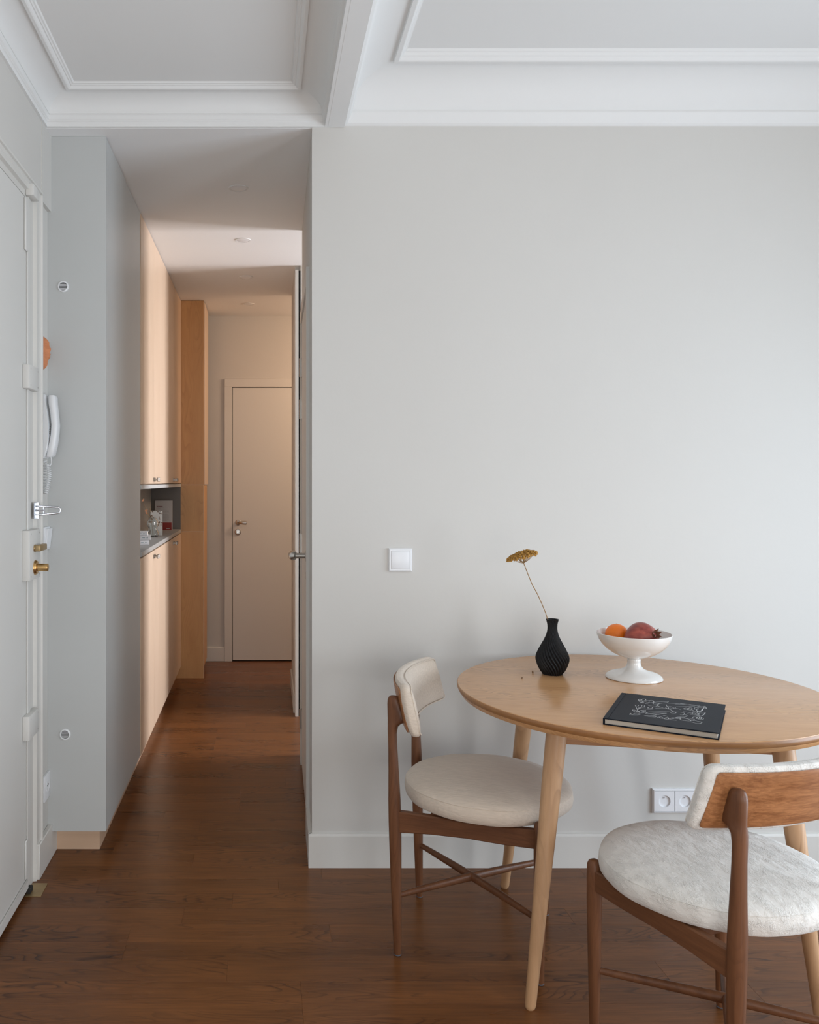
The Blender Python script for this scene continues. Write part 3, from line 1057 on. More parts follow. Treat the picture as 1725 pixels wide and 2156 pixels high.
for i, j in ((0, 2), (1, 3), (0, 1), (2, 3)):
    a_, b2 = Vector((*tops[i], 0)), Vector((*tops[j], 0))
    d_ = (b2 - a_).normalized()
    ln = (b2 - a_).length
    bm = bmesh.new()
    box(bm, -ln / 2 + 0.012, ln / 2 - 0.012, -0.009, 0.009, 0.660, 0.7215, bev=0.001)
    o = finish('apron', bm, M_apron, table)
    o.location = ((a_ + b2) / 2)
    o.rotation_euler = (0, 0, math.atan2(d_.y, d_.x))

# ---------------------------------------------------------------- chairs
def superloop(cx, cy, ax_, ay_, z, n=20, p=0.72):
    lp = []
    for k in range(n):
        an = 2 * math.pi * k / n
        c_, s_ = math.cos(an), math.sin(an)
        lp.append((cx + ax_ * math.copysign(abs(c_) ** p, c_), cy + ay_ * math.copysign(abs(s_) ** p, s_), z))
    return lp


def pad_mesh(V, H0, T, sag, u0, zc, tilt, rc=0.035, nv=40, nsec=28, nback=0.0, taper=0.0):
    """curved pad: V half width, H0 half height, T half thickness"""
    bm = bmesh.new()
    loops = []
    for i in range(nv + 1):
        s_ = -math.cos(math.pi * i / nv)
        v = V * s_
        edge = max(0.0, abs(v) - (V - rc)) / rc
        edge = min(edge, 0.995)
        H = H0 - rc * (1 - math.sqrt(1 - edge ** 2)) * 0.8
        TT = T * (0.45 + 0.55 * math.sqrt(1 - edge ** 2))
        ub = u0 + sag * (v / 0.225) ** 2
        slope = 2 * sag * v / 0.225 ** 2
        nl = math.sqrt(1 + slope ** 2)
        nx, ny = 1 / nl, -slope / nl
        lp = []
        for k in range(nsec):
            an = 2 * math.pi * k / nsec
            c_, s2 = math.cos(an), math.sin(an)
            tt = TT * math.copysign(abs(c_) ** 0.6, c_) + nback
            hh = H * math.copysign(abs(s2) ** 0.75, s2)
            lean = -math.tan(tilt) * hh
            lp.append((ub + nx * tt + lean, v * (1 + taper * (-hh / H0)) + ny * tt, zc + hh))
        loops.append(lp)
    loft(bm, loops)
    return bm


def make_chair(loc, rz, label, fab, seat_r=0.2405, seat_v=0.004):
    t = thing('dining_chair', label, 'chair', (*loc, 0), rz, 'teak dining chairs')
    # seat cushion
    bm = bmesh.new()
    R0 = seat_r
    prof = [(R0 - 0.030, 0.4155), (R0 - 0.008, 0.4175), (R0 - 0.001, 0.4250), (R0 + 0.0015, 0.4400), (R0, 0.4560), (R0 - 0.0012, 0.4595), (R0 - 0.0025, 0.4600),
            (R0 - 0.0030, 0.4608), (R0 - 0.0015, 0.4622), (R0 - 0.006, 0.4670), (R0 - 0.020, 0.4740), (R0 - 0.06, 0.4815), (R0 - 0.12, 0.4850), (0.05, 0.4862), (0.004, 0.4862)]
    rr = random.Random(3)
    ph = [rr.uniform(0, 6.28) for _ in range(4)]

    def wob(r, h, a):
        return r + (0.0012 * math.sin(5 * a + ph[0]) + 0.0010 * math.sin(11 * a + ph[1])) * (1 if r > R0 - 0.05 else 0)
    lathe(bm, prof, 96, (0.036, seat_v, 0), rfun=wob)
    seat = finish('seat', bm, fab, t, smooth=True)
    for p in seat.data.polygons:
        p.use_smooth = True
    UF, VF, UR, VR = 0.194, 0.198, -0.194, 0.184
    for s_ in (-1, 1):
        bm = bmesh.new()
        loops = [superloop(UF, s_ * VF, r_, r_, z_, 16, 0.9) for z_, r_ in
                 ((0.004, 0.0095), (0.008, 0.0105), (0.17, 0.0140), (0.33, 0.0170), (0.40, 0.0170), (0.425, 0.0160), (0.433, 0.0125), (0.4365, 0.006))]
        loft(bm, loops)
        lg = finish('leg', bm, M_teak, t, smooth=True)
        bm = bmesh.new()
        lathe(bm, [(0.008, 0.0), (0.0105, 0.0015), (0.0105, 0.004), (0.008, 0.0055)], 12, (UF, s_ * VF, 0))
        finish('foot_pad', bm, M_felt, lg)
        # rear leg rises to a bracket that carries the backrest
        bm = bmesh.new()
        loops = []
        for z_, ub, uf, w_ in ((0.004, -0.0095, 0.0095, 0.0095), (0.008, -0.0105, 0.0105, 0.0105), (0.17, -0.0140, 0.0145, 0.0140), (0.32, -0.0165, 0.0175, 0.0170),
                               (0.38, -0.0170, 0.0185, 0.0185), (0.44, -0.0165, 0.0175, 0.0185), (0.52, -0.0145, 0.0145, 0.0160), (0.59, -0.0135, 0.0115, 0.0145),
                               (0.630, -0.0140, 0.0110, 0.0145), (0.650, -0.0140, 0.0150, 0.0145), (0.660, -0.0140, 0.0250, 0.0140), (0.666, -0.0140, 0.0400, 0.0135),
                               (0.680, -0.0140, 0.0400, 0.0135), (0.715, -0.0140, 0.0260, 0.0130), (0.728, -0.0125, 0.0220, 0.0125), (0.735, -0.0090, 0.0180, 0.0100), (0.738, -0.0040, 0.0120, 0.0060)):
            cu = UR - 0.015 * (z_ / 0.7)
            loops.append(superloop(cu + (ub + uf) / 2, s_ * VR, (uf - ub) / 2, w_, z_, 20, 0.8))
        loft(bm, loops)
        lg = finish('leg', bm, M_teak, t, smooth=True)
        bm = bmesh.new()
        lathe(bm, [(0.008, 0.0), (0.0105, 0.0015), (0.0105, 0.004), (0.008, 0.0055)], 12, (UR, s_ * VR, 0))
        finish('foot_pad', bm, M_felt, lg)
        # side rail
        bm = bmesh.new()
        loops = []
        for u_, zt, zb in ((UR + 0.002, 0.412, 0.352), (-0.10, 0.412, 0.360), (0.0, 0.411, 0.364), (0.10, 0.412, 0.362), (UF - 0.008, 0.415, 0.364)):
            vv = s_ * (VR + (VF - VR) * (u_ - UR) / (UF - UR))
            loops.append([(u_, vv + w_ * 0.011, z_) for w_, z_ in ((-1, zb + 0.003), (-0.7, zb), (0.7, zb), (1, zb + 0.003), (1, zt - 0.003), (0.7, zt), (-0.7, zt), (-1, zt - 0.003))])
        loft(bm, loops)
        finish('side_rail', bm, M_teakx, t, smooth=True)
    for u_ in (-0.085, 0.125):
        boxes('cross_rail', [(u_ - 0.016, u_ + 0.016, -0.182, 0.182, 0.388, 0.4145)], M_teak, t, bev=0.002)
    for s_ in (-1, 1):
        bm = bmesh.new()
        dz = 0.0
        p0, p1 = Vector((UR, -s_ * VR, 0.170)), Vector((UF, s_ * VF, 0.170))
        ps, rs = [], []
        for k in range(13):
            q = k / 12
            ps.append(p0.lerp(p1, q) + Vector((0, 0, 0.004 * math.sin(math.pi * q))))
            rs.append(0.0078 + 0.0048 * (1 - abs(2 * q - 1)) ** 0.8)
        tube(bm, ps, rs, 12, 0.85)
        finish('stretcher', bm, M_teakx, t, smooth=True)
    # backrest
    u0, zc, tl, sag = -0.199, 0.7075, R(14), 0.052
    bm = pad_mesh(0.231, 0.0705, 0.0205, sag, u0, zc, tl, 0.022, taper=0.045)
    back = finish('backrest', bm, fab, t, smooth=True)
    for p in back.data.polygons:
        p.use_smooth = True
    bm = pad_mesh(0.2150, 0.0600, 0.0035, sag, u0, zc, tl, 0.009, nback=-0.0187, taper=0.045)
    vb = finish('back_board', bm, M_veneer, back, smooth=True)
    tag(vb, 'curved teak veneer board on the rear of the backrest')
    # piping along the front edge
    pts = []
    V, H0, T, rc = 0.231, 0.0705, 0.0205, 0.022
    for sg in (1, -1):
        for i in range(1, 40):
            s_ = -math.cos(math.pi * i / 40) * sg
            v = V * s_
            edge = min(max(0.0, abs(v) - (V - rc)) / rc, 0.995)
            H = H0 - rc * (1 - math.sqrt(1 - edge ** 2)) * 0.8
            TT = T * (0.45 + 0.55 * math.sqrt(1 - edge ** 2))
            slope = 2 * sag * v / 0.225 ** 2
            nl = math.sqrt(1 + slope ** 2)
            tt, hh = TT * 0.80, H * 0.93 * sg
            pts.append((u0 + sag * (v / 0.225) ** 2 + tt / nl - math.tan(tl) * hh, v * (1 - 0.045 * hh / H0) - slope / nl * tt, zc + hh))
    pts.append(pts[0])
    bm = bmesh.new()
    tube(bm, pts, 0.0017, 8)
    finish('piping', bm, fab, back, smooth=True)
    return t


make_chair((0.6270, 2.584), R(-19.8), 'teak dining chair left of the table, round cream seat turned towards the right', M_fabric1, 0.2395)
make_chair((1.0505, 1.982), R(109.2), 'teak dining chair nearest to the camera, its wooden backrest seen from behind', M_fabric2, 0.2475, -0.006)

# ---------------------------------------------------------------- things on the table
ZT = 0.750
# twisted ribbed vase
vase = thing('bud_vase', 'small matt black twisted ribbed bud vase on the table', 'vase', (0.899, 2.704, ZT))
pts = [(0.0300, 0.0), (0.0312, 0.003), (0.036, 0.009), (0.0414, 0.018), (0.0465, 0.030), (0.0500, 0.042), (0.0508, 0.050), (0.0490, 0.060), (0.0425, 0.075), (0.0342, 0.091), (0.0245, 0.109), (0.0176, 0.126), (0.0150, 0.140),
       (0.0150, 0.150), (0.0164, 0.160), (0.0195, 0.1705)]


bm = bmesh.new()
sp = smooth_prof(pts, 56)


def ribs(r, h, a):
    tw = 2.1 * (h / 0.17)
    s_ = 0.5 + 0.5 * math.cos(28 * (a + tw))
    return r * (1.0 - 0.10 * s_ ** 1.5) if r > 0.004 else r


inner = [(0.0170, 0.1705), (0.0125, 0.150), (0.012, 0.10), (0.002, 0.09)]
lathe(bm, sp + inner, 28 * 8, rfun=lambda r, h, a: ribs(r, h, a) if (r, h) in sp else r)
finish('body', bm, M_black, vase, smooth=True)

# dried yarrow
M_stem = plain('dried_stem', (0.33, 0.19, 0.07), 0.8)
M_yarrow = plain('dried_yarrow', (0.42, 0.22, 0.045), 0.9, bump=0.6, bscale=400, var=0.35, vscale=90)
fl = thing('dried_flower', 'single dried ochre yarrow stem in the black bud vase', 'flower', (0.899, 2.704, ZT + 0.10))


def wp(px_, py_, Y=2.704):
    return ((px_ - 555) / 1830 * Y - 0.899, Y - 2.704, 1.35 - (py_ - 1013) / 1830 * Y - ZT - 0.10)


stem = [(0.004, 0, -0.004), wp(1158, 1330), wp(1154.4, 1307.7), wp(1149, 1290), wp(1142.3, 1273.7), wp(1132.5, 1251.7), wp(1120.4, 1229.8), wp(1110.6, 1205.5), wp(1104.5, 1189.7), wp(1103, 1186)]
bm = bmesh.new()
tube(bm, stem, [0.0014] * 3 + [0.0013] * 7, 8)
top = Vector(stem[-1])
fc = Vector(wp(1100, 1168))
rg = random.Random(5)
tips = []
for k in range(26):
    an = rg.uniform(0, 2 * math.pi)
    rr = math.sqrt(rg.random()) * 0.040
    tip = fc + Vector((rr * math.cos(an), rr * math.sin(an) * 0.8, 0.002 - 7 * rr * rr + rr * math.cos(an) * 0.28))
    tips.append(tip)
    mid = top.lerp(tip, 0.5) + Vector((0, 0, -0.003))
    tube(bm, [top, mid, tip], [0.0007, 0.0005, 0.0004], 5)
finish('stem', bm, M_stem, fl, smooth=True)
bm = bmesh.new()
for k in range(760):
    an = rg.uniform(0, 2 * math.pi)
    rr = math.sqrt(rg.random()) * 0.0465
    p_ = fc + Vector((rr * math.cos(an), rr * math.sin(an) * 0.8, 0.009 - 6.5 * rr * rr + rr * math.cos(an) * 0.26 + rg.uniform(-0.006, 0.003)))
    m_ = Matrix.Translation(p_) @ Matrix.Rotation(rg.uniform(0, 3), 4, 'X') @ Matrix.Diagonal((1, 1, rg.uniform(0.6, 1.0), 1))
    bmesh.ops.create_icosphere(bm, subdivisions=1, radius=rg.uniform(0.0019, 0.0036), matrix=m_)
finish('flower_head', bm, M_yarrow, fl, kind='stuff')

# pedestal bowl
bowl = thing('pedestal_bowl', 'glossy white footed fruit bowl on the table', 'bowl', (1.129, 2.648, ZT))
bm = bmesh.new()
out = [(0.0800, 0.0), (0.0820, 0.0015), (0.0815, 0.0050), (0.0775, 0.0100), (0.0690, 0.0150), (0.0560, 0.0190), (0.0400, 0.0235), (0.0285, 0.0290), (0.0220, 0.0360), (0.0196, 0.0440), (0.0188, 0.0520),
       (0.0196, 0.0545), (0.0196, 0.0580), (0.0188, 0.0592), (0.0230, 0.0612), (0.0330, 0.0640), (0.0460, 0.0690), (0.0620, 0.0770), (0.0780, 0.0880), (0.0920, 0.1020), (0.1015, 0.1160), (0.1065, 0.1290), (0.1080, 0.1370),
       (0.1070, 0.1382), (0.1058, 0.1378), (0.1040, 0.1300), (0.0985, 0.1160), (0.0890, 0.1030), (0.0750, 0.0900), (0.0580, 0.0800), (0.0350, 0.0730), (0.0120, 0.0705), (0.002, 0.0702)]
lathe(bm, out, 96)
finish('body', bm, M_ceramic, bowl, smooth=True)

M_orange = plain('orange_peel', (0.90, 0.20, 0.008), 0.42, bump=0.35, bscale=260, var=0.06, vscale=20)
orange = thing('orange', 'bright orange citrus fruit at the left in the white bowl', 'fruit', (1.098, 2.701, ZT + 0.0905))
bm = bmesh.new()
sphere(bm, (0, 0, 0.0335), 0.0340, 32, 20, (1, 1, 0.95))
finish('peel', bm, M_orange, orange, smooth=True)
bm = bmesh.new()
lathe(bm, [(0.003, 0.0652), (0.002, 0.0668), (0.0005, 0.067)], 6)
finish('stem_button', bm, M_stem, orange)

m, t_, b_ = new_mat('pomegranate_skin')
tc = t_.nodes.new('ShaderNodeTexCoord')
mp = t_.nodes.new('ShaderNodeMapping')
mp.inputs['Scale'].default_value = (10, 60, 60)
t_.links.new(tc.outputs['Object'], mp.inputs[0])
nz = t_.nodes.new('ShaderNodeTexNoise')
nz.inputs['Scale'].default_value = 1
nz.inputs['Detail'].default_value = 4
t_.links.new(mp.outputs[0], nz.inputs['Vector'])
rp = t_.nodes.new('ShaderNodeValToRGB')
rp.color_ramp.elements[0].position = 0.3
rp.color_ramp.elements[0].color = (0.17, 0.020, 0.020, 1)
rp.color_ramp.elements[1].position = 0.75
rp.color_ramp.elements[1].color = (0.46, 0.10, 0.065, 1)
t_.links.new(nz.outputs['Fac'], rp.inputs[0])
t_.links.new(rp.outputs[0], b_.inputs['Base Color'])
b_.inputs['Roughness'].default_value = 0.35
M_pom = m
pom = thing('pomegranate', 'dark red pomegranate with dried crown in the white bowl', 'fruit', (1.1455, 2.631, ZT + 0.0745))
bm = bmesh.new()
axis_v = Vector((0.32, -0.86, 0.38)).normalized()
q = Vector((1, 0, 0)).rotation_difference(axis_v)
prof = []
for i in range(25):
    a_ = math.pi * i / 24
    r_ = 0.0495 * math.sin(a_)
    x_ = -0.0480 * math.cos(a_)
    if a_ > 2.6:
        x_ += 0.006 * (a_ - 2.6) / 0.54
        r_ = max(r_, 0.009)
    prof.append((max(r_, 0.0004), x_))
lathe(bm, prof, 36, axis='x', rfun=lambda r, h_, a: r * (1 + 0.022 * math.cos(5 * a)))
finish('skin', bm, M_pom, pom, smooth=True).matrix_basis = Matrix.Translation((0, 0, 0.048)) @ q.to_matrix().to_4x4()
M_crown = plain('pomegranate_crown', (0.16, 0.06, 0.03), 0.8, var=0.3, vscale=60)
bm = bmesh.new()
base_, ring_ = [], []
n = 12
loops = []
for x_, r_, sp_ in ((0.044, 0.0105, 0), (0.053, 0.0088, 0), (0.058, 0.0110, 0)):
    loops.append([(x_, r_ * math.cos(2 * math.pi * k / n), r_ * math.sin(2 * math.pi * k / n)) for k in range(n)])
tipsl = []
for k in range(n):
    an = 2 * math.pi * k / n
    if k % 2 == 0:
        tipsl.append((0.071 + 0.003 * math.sin(k), 0.0150 * math.cos(an), 0.0150 * math.sin(an)))
    else:
        tipsl.append((0.0605, 0.0118 * math.cos(an), 0.0118 * math.sin(an)))
loops.append(tipsl)
inn = [(x_ - 0.001, y_ * 0.8, z_ * 0.8) for x_, y_, z_ in tipsl]
loops.append(inn)
loops.append([(0.050, 0.005 * math.cos(2 * math.pi * k / n), 0.005 * math.sin(2 * math.pi * k / n)) for k in range(n)])
loft(bm, loops)
bmesh.ops.transform(bm, matrix=Matrix.Translation((0, 0, 0.048)) @ q.to_matrix().to_4x4(), verts=bm.verts)
finish('crown', bm, M_crown, pom)

# book
M_cover = plain('book_cloth', (0.009, 0.013, 0.021), 0.5, bump=0.15, bscale=700, var=0.12, vscale=25, spec=0.12)
M_paper = plain('page_block', (0.50, 0.46, 0.40), 0.8, bump=0.4, bscale=900)
M_ink = plain('silver_print', (0.78, 0.79, 0.80), 0.5)
book = thing('hardcover_book', 'closed black hardcover book with white line drawing, lying on the table', 'book', (1.0215, 2.2045, ZT), R(59.4))
hx_, hy_, th = 0.149, 0.1268, 0.0170
bm = bmesh.new()
box(bm, -hx_, hx_, -hy_, hy_, 0.0, 0.0028, bev=0.0006)
finish('back_cover', bm, M_cover, book)
bm = bmesh.new()
box(bm, -hx_, hx_, -hy_, hy_ - 0.0125, th - 0.0028, th, bev=0.0006)
box(bm, -hx_, hx_, hy_ - 0.0110, hy_, th - 0.0028, th, bev=0.0006)
box(bm, -hx_, hx_, hy_ - 0.0135, hy_ - 0.0100, th - 0.0030, th - 0.0012)
fcov = finish('front_cover', bm, M_cover, book)
boxes('spine', [(-hx_, hx_, hy_ - 0.0028, hy_ + 0.0005, 0.0004, th - 0.0004)], M_cover, book, bev=0.0006)
boxes('pages', [(-hx_ + 0.0035, hx_ - 0.0035, -hy_ + 0.0035, hy_ - 0.004, 0.0026, th - 0.0026)], M_paper, book)
ART = [[(90,76),(97,73),(83,69),(70,72),(90,76)],[(83,69),(103,67),(104,61),(92,59),(79,63),(83,69)],[(92,59),(88,53),(98,46),(91,39),(77,39),(69,46),(69,53),(80,61)],[(70,72),(60,68),(51,68),(55,64),(70,64),(64,61),(53,61),(59,57),(52,53),(53,48)],[(83,68),(79,63),(74,57),(67,50),(76,48)],[(80,74),(73,65),(69,60)],[(105,5),(100,13),(91,25),(82,34),(70,38),(60,36),(62,30),(71,23),(88,11),(97,6),(105,5)],[(71,23),(55,26),(45,24),(35,16),(31,10)],[(36,46),(35,37),(37,29),(48,25),(58,27)],[(35,37),(37,26),(38,20)],[(86,5),(91,-8),(97,-26),(101,-40),(99,-49)],[(83,-13),(89,-26),(92,-44),(100,-70)],[(99,-25),(101,-37),(101,-58)],[(15,26),(23,15),(26,7),(33,1)],[(70,7),(56,5),(45,0),(28,-3),(15,-11),(1,-17)],[(53,3),(53,-6),(48,-11),(38,-13),(36,-4)],[(35,5),(23,-1),(20,-4)],[(40,-17),(55,-17),(63,-25),(75,-42),(87,-59)],[(38,-13),(40,-23),(34,-30)],[(19,75),(25,73),(23,68),(14,68),(13,73),(19,75)],[(23,61),(32,58),(28,53),(18,54),(15,59),(23,61)],[(11,44),(23,41),(21,34),(9,35),(5,42),(11,44)],[(13,73),(-7,69),(-19,65),(-40,64)],[(15,58),(3,62),(-9,65),(-38,62)],[(5,49),(3,58),(-15,63),(-32,63),(-44,59)],[(4,31),(-5,39),(-7,51),(-11,61)],[(-32,75),(-29,72),(-40,65),(-51,60),(-49,68),(-32,75)],[(-47,59),(-28,56),(-19,46),(-30,48),(-50,56)],[(-53,57),(-39,51),(-33,44),(-47,47),(-54,55)],[(-81,75),(-70,74),(-79,71),(-76,67),(-66,66),(-61,59),(-66,52),(-77,57),(-83,66),(-84,75)],[(-51,42),(-34,36),(-24,22),(-12,6),(-6,-11)],[(-51,42),(-48,31),(-34,18),(-24,-4)],[(-51,31),(-50,16),(-34,6),(-25,-3)],[(-10,-11),(0,-15),(1,-22),(-9,-23),(-16,-18),(-14,-13),(-10,-11)],[(1,-22),(4,-31),(2,-40),(-8,-43),(-20,-40),(-22,-34)],[(-14,-44),(-22,-50),(-35,-47),(-42,-37),(-54,-27)],[(-78,42),(-69,34),(-64,23),(-54,17)],[(-78,42),(-78,30),(-79,20),(-77,17),(-66,14),(-64,6),(-49,-2),(-55,-9)],[(-77,33),(-71,25),(-73,16)],[(-83,13),(-72,8),(-71,1),(-80,-1),(-81,4),(-72,8)],[(-82,-3),(-70,-6),(-65,-11),(-79,-13),(-81,-7),(-84,-5),(-84,-16),(-82,-31)],[(-68,-16),(-78,-16),(-71,-22),(-57,-28),(-48,-38)],[(-63,-18),(-59,-25),(-65,-31),(-51,-38),(-43,-47)],[(-65,-37),(-53,-40),(-52,-48),(-57,-57),(-67,-62),(-74,-56),(-74,-44),(-65,-37)],[(-52,-48),(-46,-59),(-53,-69),(-64,-66),(-62,-59)],[(-57,-61),(-63,-74),(-69,-86),(-83,-82),(-85,-73),(-77,-61)],[(48,-36),(58,-41),(53,-45),(42,-45),(41,-39),(48,-36)],[(54,-46),(67,-50),(60,-55),(48,-54),(44,-48),(54,-46)],[(61,-59),(74,-61),(73,-67),(58,-68),(54,-61),(61,-59)],[(79,-63),(93,-69),(93,-76),(101,-82),(77,-86),(77,-80),(81,-74),(78,-66)],[(77,-80),(92,-81),(101,-82)],[(42,-45),(37,-54),(28,-62),(24,-68),(5,-71)],[(48,-54),(38,-61),(34,-67)],[(56,-65),(38,-68),(19,-70),(1,-75)],[(65,-78),(42,-75),(36,-70)],[(73,-79),(44,-78),(29,-70),(6,-71)],[(14,-38),(14,-46),(8,-58),(0,-68),(-7,-79)],[(-1,-49),(-5,-59),(-7,-70),(-9,-79)],[(17,-58),(15,-64),(7,-68),(6,-61),(17,-58)],[(3,-72),(22,-75),(23,-84),(32,-87),(10,-85),(-2,-82),(-7,-79)],[(-33,-63),(-25,-66),(-25,-71),(-34,-71),(-38,-64),(-33,-63)],[(-38,-72),(-24,-73),(-18,-76),(-31,-78),(-42,-75),(-38,-72)],[(-25,-77),(-19,-81),(-35,-82),(-40,-79)],[(-22,-81),(-26,-86),(-43,-86),(-42,-81),(-44,-76)]]
bm = bmesh.new()
for ln in ART:
    if len(ln) > 2:
        ln = smooth_prof([(float(a1), float(b1)) for a1, b1 in ln], (len(ln) - 1) * 4)
    for (x0_, y0_), (x1_, y1_) in zip(ln, ln[1:]):
        a_ = Vector((x0_, y0_, 0)) / 1000
        c_ = Vector((x1_, y1_, 0)) / 1000
        d_ = c_ - a_
        if d_.length < 1e-6:
            continue
        d_.normalize()
        n_ = Vector((-d_.y, d_.x, 0)) * 0.00072
        e_ = d_ * 0.0004
        z_ = th + 0.00012
        bm.faces.new([bm.verts.new((v.x, v.y, z_)) for v in (a_ - n_ - e_, c_ - n_ + e_, c_ + n_ + e_, a_ + n_ - e_)])
pa = finish('cover_drawing', bm, M_ink, fcov)
tag(pa, 'white line drawing of a resting face among flowers')

# crumbs by the vase
M_crumb = plain('crumb', (0.20, 0.11, 0.05), 0.9)
for (cx, cy, s_, lb) in ((0.8418, 2.7180, 0.0032, 'tiny brown crumb left of the bud vase'), (0.7855, 2.640, 0.0026, 'tiny pinkish crumb on the table, left of the first crumb')):
    bm = bmesh.new()
    bmesh.ops.create_icosphere(bm, subdivisions=1, radius=s_, matrix=Matrix.Diagonal((1, 0.8, 1.1, 1)))
    for v in bm.verts:
        v.co += Vector((rg.uniform(-1, 1), rg.uniform(-1, 1), rg.uniform(-1, 1))) * s_ * 0.25
    o = finish('crumb', bm, M_crumb)
    o.location = (cx, cy, ZT + s_)
    tag(o, lb, 'crumb')

# ---------------------------------------------------------------- things in the niche
ZN = 1.022
# leaning card
M_card = plain('card_paper', (0.55, 0.52, 0.50), 0.6)
M_red = plain('card_red', (0.30, 0.03, 0.02), 0.6)
M_grey_ink = plain('small_print', (0.30, 0.25, 0.25), 0.7)
M_maroon = plain('maroon_print', (0.16, 0.03, 0.05), 0.7)
card = thing('brochure', 'white brochure with a red band standing at the far end of the niche', 'brochure', (-0.672, 5.835, ZN))
w, hh = 0.1140, 0.184
boxes('cover', [(-w / 2, w / 2 - 0.002, -0.002, 0.0, 0.050, hh)], M_card, card)
boxes('red_band', [(-w / 2, w / 2 - 0.002, -0.002, 0.0, 0.0, 0.050)], M_red, card)
boxes('back_page', [(-w / 2 + 0.001, w / 2 + 0.003, 0.001, 0.010, 0.0, hh + 0.014)], M_card, card, bev=0.0005)
bm = bmesh.new()
box(bm, -0.046, -0.033, -0.0024, -0.002, 0.1565, 0.1600)
box(bm, -0.031, -0.005, -0.0024, -0.002, 0.1565, 0.1600)
finish('heading', bm, M_maroon, card)
bm = bmesh.new()
zz = 0.1500
for k, ws in enumerate((0.048, 0.026, 0.069, 0, 0.082, 0.083, 0.084, 0, 0.080, 0.084, 0.084, 0.083, 0.084, 0.082, 0.084, 0.083, 0.070)):
    if ws:
        xx = -0.046
        while xx < -0.046 + ws:
            wl_ = rg.uniform(0.004, 0.011)
            box(bm, xx, min(xx + wl_, -0.046 + ws), -0.0023, -0.002, zz, zz + 0.0012)
            xx += wl_ + 0.0012
    zz -= 0.0055
finish('small_text', bm, M_grey_ink, card)
boxes('band_mark', [(0.020, 0.042, -0.0024, -0.002, 0.008, 0.014)], M_card, card)

# tortoiseshell-spotted vase
m, t_, b_ = new_mat('spotted_terrazzo')
tc = t_.nodes.new('ShaderNodeTexCoord')
vo = t_.nodes.new('ShaderNodeTexVoronoi')
vo.inputs['Scale'].default_value = 50
nz = t_.nodes.new('ShaderNodeTexNoise')
nz.inputs['Scale'].default_value = 45
vm = t_.nodes.new('ShaderNodeVectorMath')
vm.operation = 'MULTIPLY_ADD'
vm.inputs[1].default_value = (0.03, 0.03, 0.03)
t_.links.new(tc.outputs['Object'], nz.inputs['Vector'])
t_.links.new(nz.outputs['Color'], vm.inputs[0])
t_.links.new(tc.outputs['Object'], vm.inputs[2])
t_.links.new(vm.outputs[0], vo.inputs['Vector'])
rp = t_.nodes.new('ShaderNodeValToRGB')
rp.color_ramp.interpolation = 'CONSTANT'
rp.color_ramp.elements[0].color = (0.035, 0.012, 0.010, 1)
rp.color_ramp.elements[1].position = 0.30
rp.color_ramp.elements[1].color = (0.72, 0.70, 0.66, 1)
e = rp.color_ramp.elements.new(0.24)
e.color = (0.35, 0.17, 0.05, 1)
t_.links.new(vo.outputs['Distance'], rp.inputs[0])
t_.links.new(rp.outputs[0], b_.inputs['Base Color'])
b_.inputs['Roughness'].default_value = 0.25
M_terr = m
tv = thing('spotted_vase', 'square white vase with dark brown spots in the niche', 'vase', (-0.6555, 5.30, ZN), R(12))
bm = bmesh.new()
W, Dp, Hh = 0.036, 0.036, 0.147
loft(bm, [[(sx * W, sy * Dp, z_) for sx, sy in ((-1, -1), (1, -1), (1, 1), (-1, 1))] for z_ in (0, Hh)], cap=False)
loft(bm, [[(sx * (W - .004), sy * (Dp - .004), z_) for sx, sy in ((-1, -1), (1, -1), (1, 1), (-1, 1))] for z_ in (Hh, 0.01)], cap=False)
bm.verts.ensure_lookup_table()
vs = bm.verts[:]
for i in range(4):
    j = (i + 1) % 4
    bm.faces.new((vs[4 + i], vs[4 + j], vs[8 + j], vs[8 + i]))
bm.faces.new(vs[0:4])
bm.faces.new(vs[12:16])
finish('body', bm, M_terr, tv)

# wavy glass vase
m, t_, b_ = new_mat('clear_glass')
b_.inputs['Base Color'].default_value = (0.95, 0.98, 0.98, 1)
b_.inputs['Transmission Weight'].default_value = 1.0
b_.inputs['Roughness'].default_value = 0.02
b_.inputs['IOR'].default_value = 1.45
M_glass = m
gv = thing('glass_vase', 'small wavy clear glass vase in front of the spotted vase', 'vase', (-0.6545, 5.135, ZN))
bm = bmesh.new()
o_ = [(0.024, 0.0), (0.032, 0.003), (0.0345, 0.012), (0.0335, 0.025), (0.0265, 0.042), (0.0255, 0.052), (0.033, 0.068), (0.0345, 0.078), (0.032, 0.090), (0.023, 0.104), (0.0165, 0.112)]
so = smooth_prof(o_, 40)
si = [(max(r_ - 0.0035, 0.001), max(z_, 0.008)) for r_, z_ in so[::-1]]
lathe(bm, so + si + [(0.001, 0.008)], 48, rfun=lambda r, h_, a: r * (1 + 0.07 * math.cos(6 * a + h_ * 30)))
finish('body', bm, M_glass, gv, smooth=True)
M_peach = plain('dried_petal', (0.75, 0.36, 0.20), 0.9, var=0.3, vscale=100)
dp = thing('dried_sprig', 'thin dried sprig with peach tufts in the glass vase', 'flower', (-0.6545, 5.135, ZN + 0.012))


def np_(x_, y_, Y=5.135):
    return ((x_ - 555) / 1830 * Y + 0.6545, 0.0, 1.35 - (y_ - 1013) / 1830 * Y - ZN - 0.012)


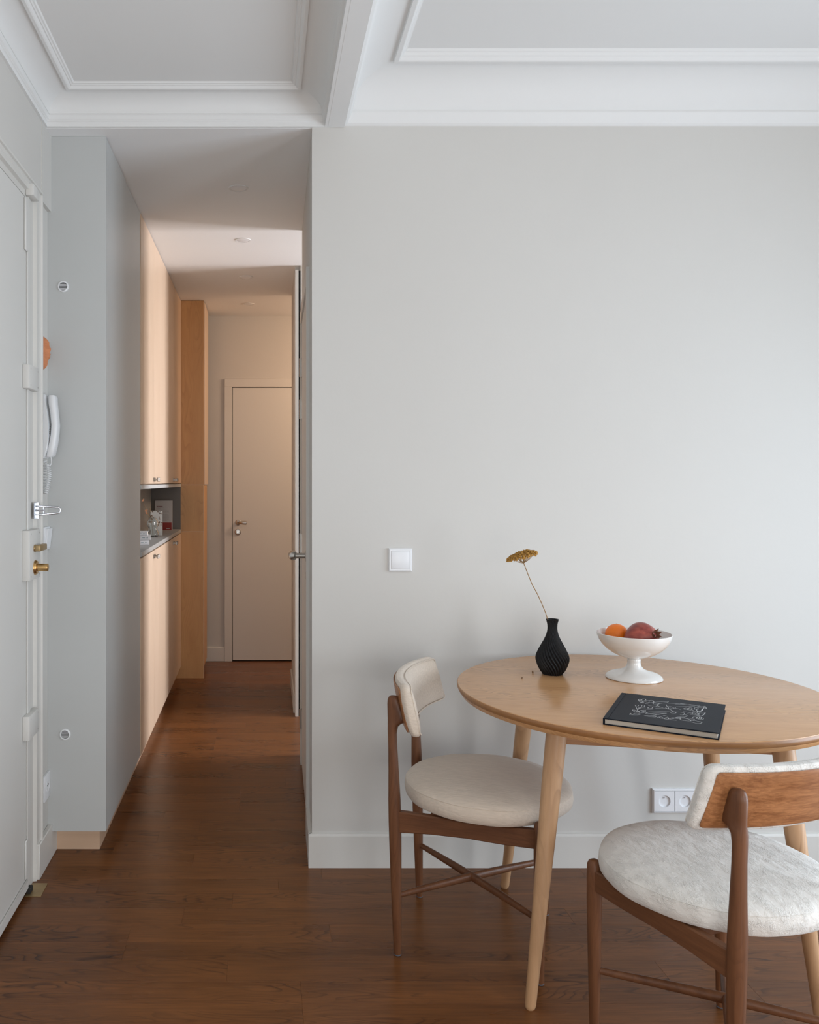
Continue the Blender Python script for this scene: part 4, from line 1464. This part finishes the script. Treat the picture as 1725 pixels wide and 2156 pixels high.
bm = bmesh.new()
tube(bm, [(0, 0, 0.0), np_(319, 1092), np_(312, 1083), np_(306.5, 1069), np_(301, 1054)], 0.0007, 6)
tube(bm, [(0.002, 0, 0.0), np_(318, 1090), np_(313.5, 1084), np_(309, 1076)], 0.0006, 6)
tube(bm, [(0.004, 0, 0.0), np_(320, 1090), np_(318, 1080), np_(315, 1070)], 0.0006, 6)
finish('stem', bm, M_stem, dp, smooth=True)
for (ux, uy, r_) in ((301, 1053, 0.007), (308, 1075, 0.008), (309, 1080, 0.005)):
    bm = bmesh.new()
    c0 = Vector(np_(ux, uy))
    for k in range(26):
        v_ = Vector((rg.gauss(0, 1), rg.gauss(0, 1), rg.gauss(0, 1.2))) * r_ * 0.45
        bmesh.ops.create_icosphere(bm, subdivisions=1, radius=rg.uniform(0.0012, 0.0024), matrix=Matrix.Translation(c0 + v_))
    finish('petal_tuft', bm, M_peach, dp)

# stack of three small white books
M_wbook = plain('white_book', (0.74, 0.74, 0.76), 0.5)
M_spine_ink = plain('spine_print', (0.25, 0.32, 0.34), 0.6)
zb = ZN
for i, (xr, yc, th_, rz, lb) in enumerate(((-0.600, 4.505, 0.0235, 0.30, 'lowest'), (-0.5875, 4.530, 0.0225, 0.10, 'middle'), (-0.6050, 4.545, 0.0185, 0.06, 'topmost'))):
    bk = thing('small_white_book', 'small white book in the niche, %s of its stack' % lb, 'book', (xr - 0.055, yc, zb), rz, 'white books stacked in the niche')
    bw, bl = 0.055, 0.045
    boxes('cover', [(-bw, bw, -bl, -bl + 0.0015, 0, th_), (-bw, bw, -bl, bl, 0, 0.0015), (-bw, bw, -bl, bl, th_ - 0.0015, th_)], M_wbook, bk, bev=0.0002)
    boxes('pages', [(-bw + 0.002, bw - 0.002, -bl + 0.0015, bl - 0.002, 0.0015, th_ - 0.0015)], M_paper, bk)
    boxes('spine_text', [(0.012, 0.026, -bl - 0.0003, -bl, th_ * 0.42, th_ * 0.58), (0.034, 0.041, -bl - 0.0003, -bl, th_ * 0.38, th_ * 0.62)], M_spine_ink, bk)
    zb += th_ + 0.0002
